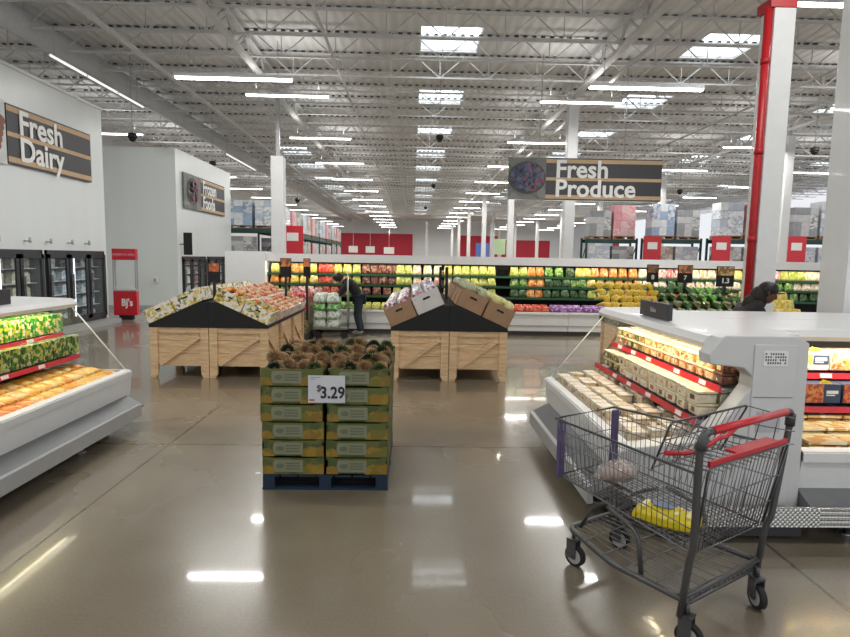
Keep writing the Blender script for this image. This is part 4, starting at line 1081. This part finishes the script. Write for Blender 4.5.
for i in range(9):
    for j in range(4):
        x = 4.15+i*.17
        mk_, c = (g2, 'bright green') if 5 <= i <= 6 and j > 1 else (g3, 'olive') if j < 2 and i % 3 else (g1, 'dark green')
        mk_((x, 9.45+j*.17, .88+.115*j), (0, 0, random.uniform(-.6, .6)), '%s leafy bunch heaped beside the bananas' % c, '%s leafy bunches' % c)
for i in range(4):
    for j in range(3):
        BAGS['yellow']((5.75+i*.2, 9.5+j*.2, .89+.13*j), random.uniform(-.3, .3), 'yellow bag at the post end of the produce bin', 'yellow bags at the post end of the bin')
pole_sign(4.18, 10.05, 1.15, 1.45, 1.76, .2, 'black price sign above the bananas, reading 8', picb, '8')
pole_sign(4.75, 10.05, 1.15, 1.45, 1.76, .26, 'black price sign above the greens, reading 7', pico, '7')
pole_sign(5.38, 9.9, 1.1, 1.40, 1.75, .3, 'largest black price sign beside the red pipe, reading 1.3', picg, '1.3')

# ------------------------------------------------------------------ stock racks above and behind
rackg = mat('rack_green', (.015, .06, .05), .5); wrapm = [pmat('load_white', [(.75, .77, .8), (.6, .65, .7), (.8, .8, .82), (.45, .5, .58)], 9, .4, (1, 1, 1.6)), pmat('load_pink', [(.75, .35, .38), (.8, .5, .5), (.7, .3, .34), (.82, .6, .58)], 9, .4, (1, 1, 1.6)),
        pmat('load_blue', [(.25, .35, .5), (.6, .65, .72), (.45, .5, .6), (.7, .72, .78)], 9, .4, (1, 1, 1.6)), pmat('load_grey', [(.4, .42, .42), (.62, .6, .56), (.25, .28, .3), (.7, .68, .66)], 9, .4, (1, 1, 1.6)), pmat('load_brown', [(.45, .33, .25), (.6, .5, .42), (.3, .2, .16), (.65, .6, .58)], 9, .4, (1, 1, 1.6))]
wsub = [[mat('ld_%d_%d' % (i, j), c, .45, var=.15, vscale=6) for j, c in enumerate(cs)] for i, cs in enumerate([[(.72, .74, .78), (.5, .56, .66)], [(.72, .32, .36), (.75, .5, .5)], [(.35, .45, .62), (.7, .74, .8)], [(.55, .55, .55), (.3, .32, .34)], [(.5, .38, .3), (.65, .6, .55)]])]
wn = ['white', 'pink', 'blue', 'grey', 'brown']
def rack():
    t = T('pallet_rack', 'x', 'rack'); w, d = 2.7, 1.0
    for s in (-1, 1):
        P('upright_frame', MB().box(s*w/2-.05, s*w/2+.05, 0, .08, 0, 3.05).box(s*w/2-.05, s*w/2+.05, d-.08, d, 0, 3.05).bar((s*w/2, .05, .3), (s*w/2, d-.05, 1.5), .04).bar((s*w/2, d-.05, 1.5), (s*w/2, .05, 2.7), .04), rackg, t)
    for z in (1.7, 2.95):
        P('load_beam', MB().box(-w/2, w/2, 0, .06, z-.16, z).box(-w/2, w/2, d-.06, d, z-.16, z), rackg, t)
        P('wire_deck', MB().box(-w/2, w/2, .03, d-.03, z, z+.02), dgrey, t)
    return t
rk = Maker(rack)
def load_maker(i):
    def f():
        t = T('wrapped_pallet_load', 'x', 'pallet load')
        m = MB()
        for a in range(3):
            for b in range(4): m.mi = random.choice([0, 0, 1, 2]); m.box(-.58+a*.39, -.58+a*.39+.38, 0, .85, .13+b*.27, .13+b*.27+.262)
        P('cartons', m, [wrapm[i]]+wsub[i], t); P('pallet_base', MB().box(-.6, .6, 0, .9, 0, .03).box(-.6, -.5, 0, .9, 0, .12).box(-.05, .05, 0, .9, 0, .12).box(.5, .6, 0, .9, 0, .12).box(-.6, .6, 0, .9, .1, .13), mat('pallet_wood', (.3, .2, .12), .8), t)
        return t
    return Maker(f)
LM = [load_maker(i) for i in range(5)]
redsign = redp
def endsign(x, y, lab):
    t = T('aisle_end_sign', lab, 'sign', (x, y, 0)); P('panel', MB().box(-.45, .45, -.05, 0, 1.5, 3.1), redsign, t); P('header', MB().box(-.25, .25, -.06, -.05, 2.45, 2.8), cream, t, 'white sign insert')
    P('shelf_goods', MB().box(-.45, .45, -.06, .3, .3, 1.5), wrapm[4], t)
k = 0
for i in range(7):
    y = 31-i*1.25; x = 10.6+i*2.85
    rk((x, y, 0), 0, 'dark green pallet rack behind the produce cooler, %s going away from the Fresh Produce sign' % ordn[i])
    for s in (-.65, .65):
        a = [3, 1, 2, 3, 0, 1, 3, 0, 0, 2, 3, 4, 0, 1][k % 14]
        LM[a]((x+s, y+.05, 2.975), 0, '%s pallet load atop the %s rack behind the cooler, %s half' % (wn[a], ordn[i], ['near-sign', 'far-from-sign'][s > 0]), None, (1, 1, 1.5 if k % 3 else 1.25))
        b = [0, 3, 4, 0, 3, 2, 0][k % 7]
        LM[b]((x+s, y+.05, 1.725), 0, '%s pallet load inside the %s rack behind the cooler, %s half' % (wn[b], ordn[i], ['near-sign', 'far-from-sign'][s > 0]), None, (1, 1, .75)); k += 1
    if i < 5: endsign(x+1.45, y-1.75, 'red aisle end sign beside the %s stock rack behind the produce cooler' % ordn[i])
# racks along the aisle on the far side
k = 0
for i in range(8):
    y = 29+i*3.0; x = -6.3
    rk((x, y, 0), R(90), 'dark pallet rack down the aisle past the square white column, %s deep' % ordn[i])
    for s in (-.65, .65):
        a = [2, 0, 1, 3, 0, 4, 1, 3][k % 8]
        LM[a]((x-.02, y+s, 2.975), R(90), '%s pallet load on top of the %s aisle rack, %s half' % (wn[a], ordn[i], ['front', 'rear'][s > 0]), None, (1, 1, 1.0))
        b = [3, 4, 1, 0][k % 4]
        LM[b]((x-.02, y+s, 1.725), R(90), '%s pallet load inside the %s aisle rack, %s half' % (wn[b], ordn[i], ['front', 'rear'][s > 0]), None, (1, 1, .75)); k += 1
rk((-7.0, 25.6, 0), 0, 'dark pallet rack facing out right behind the frozen wall')
LM[2]((-7.6, 25.65, 2.975), 0, 'tall blue and white pallet load on the rack facing out behind the frozen wall'); LM[0]((-6.3, 25.65, 2.975), 0, 'white pallet load on the rack facing out behind the frozen wall')
LM[3]((-7.6, 25.65, 1.725), 0, 'grey pallet load inside the rack facing out behind the frozen wall', None, (1, 1, .75))
endsign(-5.2, 25.4, 'red aisle end sign beside the square white column')
for i, (x, y, w_, cc) in enumerate(((-3.6, 70, 1.2, 0), (-8, 70, 1.2, 0))):
    pass
# far checkout signs
for i, (x, y, z, w_, m_, l) in enumerate(((-9.2, 90, 3.0, 1.4, cream, 'small white lane sign hung before the red wall, outermost'), (-6.6, 90, 3.0, 1.4, cream, 'small white lane sign hung before the red wall, next inward'), (-3.7, 90, 2.9, 1.6, cream, 'white lane sign hung before the red wall near its edge'),
                                    (9.5, 80, 3.0, 1.8, mat('blue_poster', (.1, .2, .55), .5), 'blue hanging poster far down the hall'), (11.8, 80, 3.6, 1.7, mat('green_poster', (.45, .6, .35), .5), 'green and blue hanging poster far down the hall'), (13.4, 80, 3.2, .8, mat('orange_poster', (.8, .2, .04), .5), 'narrow orange poster far down the hall'))):
    t = T('hanging_poster', l, 'sign', (x, y, z)); P('panel', MB().box(-w_/2, w_/2, -.02, .02, -.5 if m_ is cream else -1.1, .5 if m_ is cream else 1), m_, t); P('hanger', MB().tube([(0, 0, .4), (0, 0, 8-z)], .03, 4), white, t)

# ------------------------------------------------------------------ people
def skin_mesh(pts, edges, rad, sub=2):
    me = bpy.data.meshes.new('figure'); me.from_pydata([Vector(p) for p in pts], edges, []); me.update()
    o = link(bpy.data.objects.new('figure', me)); md = o.modifiers.new('skin', 'SKIN'); md.use_smooth_shade = True
    for i, r in enumerate(rad): me.skin_vertices[0].data[i].radius = (r, r) if not hasattr(r, '__len__') else r
    me.skin_vertices[0].data[0].use_root = True
    sb = o.modifiers.new('sub', 'SUBSURF'); sb.levels = sub; sb.render_levels = sub
    dg = bpy.context.evaluated_depsgraph_get(); dg.update()
    out = bpy.data.meshes.new_from_object(o.evaluated_get(dg)); bpy.data.objects.remove(o); return out
def figure(label, J, skinm, topm, legm, hatm=None, hairm=hair, long_hair=False):
    """J: joint dict"""
    t = T('person', label, 'person', J['root'])
    o = Vector(J['root'])
    V = lambda k: Vector(J[k])-o
    names = ['pelvis', 'waist', 'chest', 'neck', 'headb', 'headt', 'shl', 'ell', 'wrl', 'shr', 'elr', 'wrr', 'hil', 'knl', 'anl', 'tol', 'hir', 'knr', 'anr', 'tor']
    idx = {n: i for i, n in enumerate(names)}
    rad = dict(pelvis=(.13, .1), waist=(.115, .09), chest=(.15, .1), neck=.055, headb=.075, headt=.07, shl=.06, ell=.045, wrl=.03, shr=.06, elr=.045, wrr=.03, hil=.085, knl=.058, anl=.04, tol=.035, hir=.085, knr=.058, anr=.04, tor=.035)
    pts = [V(n) for n in names]; fd = Vector(J['face']).normalized()
    E = [('pelvis', 'waist'), ('waist', 'chest'), ('chest', 'neck'), ('neck', 'headb'), ('headb', 'headt'), ('chest', 'shl'), ('shl', 'ell'), ('ell', 'wrl'), ('chest', 'shr'), ('shr', 'elr'), ('elr', 'wrr'), ('pelvis', 'hil'), ('hil', 'knl'), ('knl', 'anl'), ('anl', 'tol'), ('pelvis', 'hir'), ('hir', 'knr'), ('knr', 'anr'), ('anr', 'tor')]
    ed = [(idx[a], idx[b]) for a, b in E]; rr = [rad[n] for n in names]
    for w_, e_ in (('wrl', 'ell'), ('wrr', 'elr')):
        w = V(w_); d = (w-V(e_)).normalized(); sdv = d.cross(Vector((0, 0, 1)))
        sdv = sdv.normalized() if sdv.length > .1 else Vector((1, 0, 0))
        pts.append(w+d*.07); rr.append(.03); pa = len(pts)-1; ed.append((idx[w_], pa))
        for q in range(4):
            f1 = w+d*.11+sdv*(-.033+.022*q); f2 = f1+d*(.03+.008*(q in (1, 2)))+Vector((0, 0, -.012))
            pts += [f1, f2]; rr += [.0095, .008]; ed += [(pa, len(pts)-2), (len(pts)-2, len(pts)-1)]
        f1 = w+d*.05+sdv*.045; f2 = f1+d*.035+sdv*.01; pts += [f1, f2]; rr += [.011, .009]; ed += [(pa, len(pts)-2), (len(pts)-2, len(pts)-1)]
    # nose and ears as small branches merged into one surface
    P('body', skin_mesh(pts, ed, rr, 1), skinm, t).data.materials.append(skinm)
    hc = (V('headb')+V('headt'))/2; up = (V('headt')-V('headb')).normalized(); sd = up.cross(fd).normalized()
    m = MB(); m.ball(hc+fd*.01, .105, (.80, .86, 1.1), 3); m.ball(hc+fd*.10-up*.01, .022, (1, 1, 1.3), 2); m.ball(hc+sd*.088, .025, (.5, .8, 1.2), 2); m.ball(hc-sd*.088, .025, (.5, .8, 1.2), 2)
    P('head', m, skinm, t)
    P('eyes', MB().ball(hc+fd*.088+sd*.033+up*.012, .011, sub=2).ball(hc+fd*.088-sd*.033+up*.012, .011, sub=2), black, t)
    P('mouth', MB().ball(hc+fd*.092-up*.05, .018, (1, 1, .35), 2), mat('lips', (.2, .05, .04), .5), t)
    m = MB(); m.ball(hc-fd*.022+up*.03, .118, (.84, .9, 1.0), 3)
    if long_hair:
        m.ball(hc-fd*.06-up*.08, .12, (.9, .8, 1.2), 3, .03); m.ball(hc-fd*.09-up*.19, .11, (1, .7, 1.2), 3, .03)
    P('hair', m, hairm, t)
    if hatm:
        m = MB(); m.ball(hc+up*.06-fd*.01, .122, (.9, .95, .8), 3); m.ball(hc+up*.05+fd*.11, .07, (1, 1, .16), 2); P('cap', m, hatm, t)
    # jacket and trousers: looser skins over the same joints
    jn = ['pelvis', 'waist', 'chest', 'neck', 'shl', 'ell', 'wrl', 'shr', 'elr', 'wrr']; jr = [(.17, .14), (.16, .13), (.185, .135), .08, .085, .066, .052, .085, .066, .052]
    ji = {n: i for i, n in enumerate(jn)}; je = [(ji[a], ji[b]) for a, b in E if a in ji and b in ji]
    P('jacket', skin_mesh([V(n) for n in jn], je, jr, 2), topm, t).data.materials.append(topm)
    ln = ['pelvis', 'hil', 'knl', 'anl', 'hir', 'knr', 'anr']; lr = [(.15, .13), .11, .082, .062, .11, .082, .062]
    li = {n: i for i, n in enumerate(ln)}; le = [(li[a], li[b]) for a, b in E if a in li and b in li]
    P('trousers', skin_mesh([V(n) for n in ln], le, lr, 2), legm, t).data.materials.append(legm)
    for a, b in (('anl', 'tol'), ('anr', 'tor')):
        m = MB(); p, q = V(a), V(b); d = (q-p).normalized(); m.ball((p+q)/2+Vector((0, 0, -.005)), .13, (1.0, .42, .36), 3, m=Matrix.Rotation(math.atan2(d.y, d.x), 3, 'Z')); P('shoe', m, mat('shoe_grey', (.2, .2, .2), .6), t)
    return t
x, y = -1.22, 13.35
figure('person in a dark jacket and jeans bending over the flatbed cart', dict(root=(x, y, 0), pelvis=(x, y, .9), waist=(x-.1, y-.02, 1.04), chest=(x-.24, y-.03, 1.18), neck=(x-.36, y-.04, 1.27), headb=(x-.41, y-.05, 1.27), headt=(x-.5, y-.06, 1.33),
    shl=(x-.22, y-.22, 1.24), ell=(x-.42, y-.3, .98), wrl=(x-.50, y-.45, .86), shr=(x-.22, y+.14, 1.24), elr=(x-.42, y+.13, .98), wrr=(x-.52, y-.0, .9),
    hil=(x+.0, y-.1, .86), knl=(x-.05, y-.1, .47), anl=(x+.04, y-.1, .09), tol=(x-.14, y-.12, .05), hir=(x, y+.1, .86), knr=(x-.03, y+.1, .47), anr=(x+.06, y+.1, .09), tor=(x-.12, y+.11, .05), face=(-.55, .45, -.7)), skin_l, coatm, jeans, hatm=black)
x, y = 3.92, 7.0
figure('person in black cap and dark jacket stooping behind the deli island', dict(root=(x, y, 0), pelvis=(x, y, .92), waist=(x+.05, y, 1.06), chest=(x+.18, y-.02, 1.24), neck=(x+.31, y-.03, 1.35), headb=(x+.36, y-.04, 1.38), headt=(x+.42, y-.04, 1.5),
    shl=(x+.2, y-.19, 1.25), ell=(x+.34, y-.24, 1.03), wrl=(x+.52, y-.2, .98), shr=(x+.2, y+.17, 1.25), elr=(x+.34, y+.2, 1.03), wrr=(x+.55, y+.14, .98),
    hil=(x, y-.1, .88), knl=(x+.03, y-.1, .48), anl=(x-.04, y-.1, .09), tol=(x+.14, y-.12, .05), hir=(x, y+.1, .88), knr=(x+.03, y+.1, .48), anr=(x-.04, y+.1, .09), tor=(x+.14, y+.12, .05), face=(.9, -.35, -.3)), skin_b, coatm, jeans, hatm=black, long_hair=True)

# ------------------------------------------------------------------ shopping cart
CA = math.atan2(.85, -.527)-R(90)
ct = T('shopping_cart', 'large grey wire shopping cart with red handle standing by the deli case', 'shopping cart', (1.586, 2.669, 0), CA)
ct.scale = (1, 1, 1)
# local axes: +y forward, +x to the cart's right
def C(r, f, z): return Vector((r, f, z))
def arc(pts, rad=.05, n=5):
    """round the corners of a polyline"""
    pts = [Vector(p) for p in pts]; out = [pts[0]]
    for a, b, c in zip(pts, pts[1:], pts[2:]):
        u, v = (a-b), (c-b); r = min(rad, u.length*.45, v.length*.45); p, q = b+u.normalized()*r, b+v.normalized()*r
        for k in range(n+1):
            s = k/n; out.append((p*(1-s)+b*s)*(1-s)+(b*(1-s)+q*s)*s)
    out.append(pts[-1]); return out
HW = .395
# uprights
for s in (-1, 1):
    P('upright_tube', MB().tube(arc([(s*.335, .05, .15), (s*.335, .02, .44), (s*.345, .0, .5), (s*HW, -.03, 1.0), (s*(HW-.01), -.035, 1.06), (s*(HW-.07), -.04, 1.065)], .06), .0165, 10), cartm, ct)
P('handle_bar', MB().tube([(-HW+.07, -.04, 1.065), (HW-.07, -.04, 1.065)], .0185, 12), redp, ct, 'red plastic handle grip')
for s in (-1, 1): P('handle_cap', MB().tube([(s*(HW-.012), -.036, 1.045), (s*HW*.995, -.03, .985)], .024, 10), dgrey, ct)
# lower frame
P('lower_frame', MB().tube(arc([(-.335, .04, .24), (-.33, .45, .22), (-.21, .86, .22), (.21, .86, .22), (.33, .45, .22), (.335, .04, .24)], .06), .0165, 10).tube([(-.335, .04, .25), (.335, .04, .25)], .013, 8).tube([(-.33, .05, .20), (.33, .05, .20)], .012, 8), cartm, ct)
m = MB()
for k in range(9):
    a = -.29+k*.0725; m.tube([(a, .06, .235), (a*.62, .84, .228)], .0035, 5)
for f in (.2, .36, .52, .68): m.tube([(-.335+.13*max(0, f-.3), f, .238), (.335-.13*max(0, f-.3), f, .238)], .0035, 5)
for k in range(16): a = -.31+k*.0413; m.tube([(a, .045, .25), (a, .045, .2)], .003, 5)
P('lower_rack', m, wire, ct)
for s in (-1, 1):
    P('support_loop', MB().tube(arc([(s*.29, .30, .22), (s*.29, .33, .43), (s*.27, .5, .47), (s*.26, .55, .48)], .06), .013, 8), cartm, ct)
P('nose_strut', MB().tube(arc([(-.18, .80, .24), (-.17, .72, .4), (-.17, .55, .49)], .05), .011, 8).tube(arc([(.18, .80, .24), (.17, .72, .4), (.17, .55, .49)], .05), .011, 8), cartm, ct)
# casters
for r_, f, a in ((-.31, .03, R(12)), (.31, .03, R(-30)), (-.2, .83, R(8)), (.2, .83, R(20))):
    c = P('caster_fork', MB().box(-.028, -.022, -.03, .03, .05, .16).box(.022, .028, -.03, .03, .05, .16).box(-.028, .028, -.032, .032, .155, .165).cyl((0, 0, .165), (0, 0, .22), .012, n=10), cartm, ct, loc=(r_, f, 0))
    c.rotation_euler = (0, 0, a)
    w = P('wheel', MB().tube([(-.016, -.015, .0625), (.016, -.015, .0625)], .0625, 28), rubber, c)
    P('hub', MB().tube([(-.0175, -.015, .0625), (.0175, -.015, .0625)], .045, 24), mat('hub_grey', (.45, .45, .44), .5), w); P('axle', MB().tube([(-.03, -.015, .0625), (.03, -.015, .0625)], .014, 10), dgrey, w)
# basket: corners rear -> nose
RZ, RH = .86, .45
def bk(s, f, h):
    """side s, f 0..1 rear to nose, h 0..1 bottom to top"""
    zb_ = .46+.07*f; zt_ = .87
    wb = .30-.06*f; wt = .38-.12*f
    ff = .0+.955*f - (.03*(1-h) if f > .5 else -.04*(1-h))
    return C(s*(wb+(wt-wb)*h), ff, zb_+(zt_-zb_)*h)
nf = 30
P('basket_rim', MB().tube([bk(-1, 0, 1), bk(-1, 1, 1), bk(1, 1, 1), bk(1, 0, 1)], .007, 8).tube([bk(-1, 0, 0), bk(-1, 1, 0), bk(1, 1, 0), bk(1, 0, 0)], .006, 8, closed=True), cartm, ct)
for s, nm in ((-1, 'side_wires'), (1, 'side_wires')):
    m = MB()
    for k in range(nf+1):
        f = k/nf; m.tube([bk(s, f, 0), bk(s, f, 1)], .0024, 4)
    for h in (.3, .6, .82): m.tube([bk(s, 0, h), bk(s, 1, h)], .003, 5)
    P(nm, m, wire, ct)
m = MB()
for k in range(1, 13):
    a = -1+2*k/13; m.tube([bk(a, 1, 0), bk(a, 1, 1)], .0024, 4)
for h in (.3, .6): m.tube([bk(-1, 1, h), bk(1, 1, h)], .003, 5)
P('nose_wires', m, wire, ct)
m = MB()
for k in range(1, 17):
    a = -1+2*k/17; m.tube([bk(a, 0, 0)*1, bk(a, 1, 0)], .0024, 4)
for k in range(1, 24): f = k/24; m.tube([bk(-1, f, 0), bk(1, f, 0)], .0026, 4)
P('floor_wires', m, wire, ct)
P('basket_floor_bar', MB().tube([bk(-.05, .02, 0)-C(0, 0, .012), bk(-.05, 1, 0)-C(0, 0, .012)], .010, 8), cartm, ct)
m = MB()
for s in (-1, 1): m.box(-.022, .022, -.012, .012, -.01, .33, Matrix.Translation(bk(s, 1, 0)))
P('corner_guard', m, mat('guard_purple', (.11, .085, .20), .45), ct, 'purple plastic corner guards')
# rear gate and child seat
def gate(h0, h1, f0, f1, hw0, hw1, n, mm=wire, r=.0026):
    m = MB()
    for k in range(n+1):
        a = -1+2*k/n; m.tube([(a*hw0, f0, h0), (a*hw1, f1, h1)], r, 4)
    for q in (0, .3, .62, 1): m.tube([(-(hw0+(hw1-hw0)*q), f0+(f1-f0)*q, h0+(h1-h0)*q), ((hw0+(hw1-hw0)*q), f0+(f1-f0)*q, h0+(h1-h0)*q)], r*1.3, 5)
    return m
P('rear_gate', gate(.47, .90, .01, -.055, .29, .345, 20), wire, ct)
P('rear_gate_frame', MB().tube(arc([(-.3, .02, .47), (-.352, -.05, .9), (.352, -.05, .9), (.3, .02, .47)], .03), .006, 6), cartm, ct)
P('seat_back', gate(.80, 1.05, .26, .16, .30, .33, 12, wire, .0028), wire, ct)
P('seat_back_frame', MB().tube(arc([(-.30, .27, .78), (-.335, .155, 1.055), (.335, .155, 1.055), (.30, .27, .78)], .03), .006, 6), cartm, ct)
m = MB()
for s in (-1, 1):
    for q in (0, .5, 1): m.tube([(s*.335, .155+.07*(1-q), .86+.19*q), (s*.365, -.07, .90+.13*q)], .003, 5)
    for q in (.33, .66): m.tube([(s*(.335+.03*q), .20*(1-q)-.06*q, .86+.04*q), (s*(.335+.03*q), .155*(1-q)-.07*q, 1.05-.02*q)], .003, 5)
P('seat_side_wires', m, wire, ct)
P('seat_flap', MB().box(-.34, .34, -.05, -.038, .90, .928).box(-.05, .33, -.038, .05, .903, .911), redp, ct, 'red plastic child seat flap')
m = MB()
for k in range(10): a = -.27+k*.06; m.tube([(a, -.04, .858), (a, .22, .852)], .003, 4)
P('seat_floor', m, wire, ct)
P('seat_belt', MB().tube(arc([(-.33, .18, .9), (-.2, .15, .885), (-.12, .12, .9), (-.02, .1, .95), (.08, .12, .93), (.16, .1, .99)], .04), .012, 6), redp, ct, 'red seat belt straps')
# things in the basket
M = ct.matrix_basis
def cartpt(r, f, z):
    a = CA; return (1.586+r*math.cos(a)-f*math.sin(a), 2.669+r*math.sin(a)+f*math.cos(a), z)
t = T('bread_bag', 'clear bag of reddish brown rolls lying in the shopping cart', 'bag', (1.225, 3.295, .515), R(20))
m = MB()
for a, b, c in ((-.07, 0, .03), (.0, .02, .035), (.07, -.01, .03), (-.03, -.04, .05), (.045, .03, .055)): m.ball((a, b, c), .048, (1, .85, .8), 3, .02)
P('contents', m, pmat('onion_skin', [(.25, .12, .08), (.4, .24, .18), (.15, .06, .04), (.45, .32, .26)], 18, .5), t)
m = MB(); m.ball((0, 0, .05), .12, (1.15, .75, .55), 3, .05); m.ball((-.14, 0, .04), .03, (1.3, .6, .6), 2, .1); P('wrap', m, glassmat('bag_film', (.75, .68, .64), .25, .35), t)
t = T('yellow_pack', 'yellow flexible pack with blue oval badge lying in the cart', 'pack', (1.31, 2.80, .475), R(-40))
m = MB(); bmesh.ops.create_cube(m.bm, size=1); bmesh.ops.subdivide_edges(m.bm, edges=m.bm.edges, cuts=4, use_grid_fill=True)
for v in m.bm.verts:
    c = v.co; bul = (1-(2*c.x)**2*.55)*(1-(2*c.y)**2*.6); c.z = (c.z*bul)*.11+.04; c.x *= .30; c.y *= .16; c += Vector((0, 0, random.uniform(-.004, .004)))
for fc in m.bm.faces: fc.smooth = True
P('pouch', m, mat('pouch_yellow', (.85, .68, .02), .35, var=.08), t)
P('badge', MB().prism([(-.02+.055*math.cos(k*math.pi/12), .034*math.sin(k*math.pi/12)) for k in range(24)], lambda a, b, c: Vector((a, b, c)), .092, .097), mat('badge_blue', (.16, .22, .42), .5), t)
m = MB()
for a in (-.11, .05, .11): m.box(a-.012, a+.012, -.05, .05, .075, .086)
P('stripe', m, mat('stripe_pale', (.9, .85, .4), .4), t)

# ------------------------------------------------------------------ world, fill light, view
w = bpy.data.worlds.new('world'); bpy.context.scene.world = w; w.use_nodes = True
bg = w.node_tree.nodes['Background']; bg.inputs[0].default_value = (.93, .96, 1, 1); bg.inputs[1].default_value = .75
sc = bpy.context.scene
sc.view_settings.view_transform = 'Standard'; sc.view_settings.look = 'None'; sc.view_settings.exposure = .3
sc.cycles.max_bounces = 6; sc.cycles.diffuse_bounces = 3; sc.cycles.glossy_bounces = 3; sc.cycles.transmission_bounces = 4; sc.cycles.transparent_max_bounces = 10
sc.cycles.use_denoising = True; sc.cycles.sample_clamp_indirect = 6; sc.cycles.caustics_reflective = False; sc.cycles.caustics_refractive = False
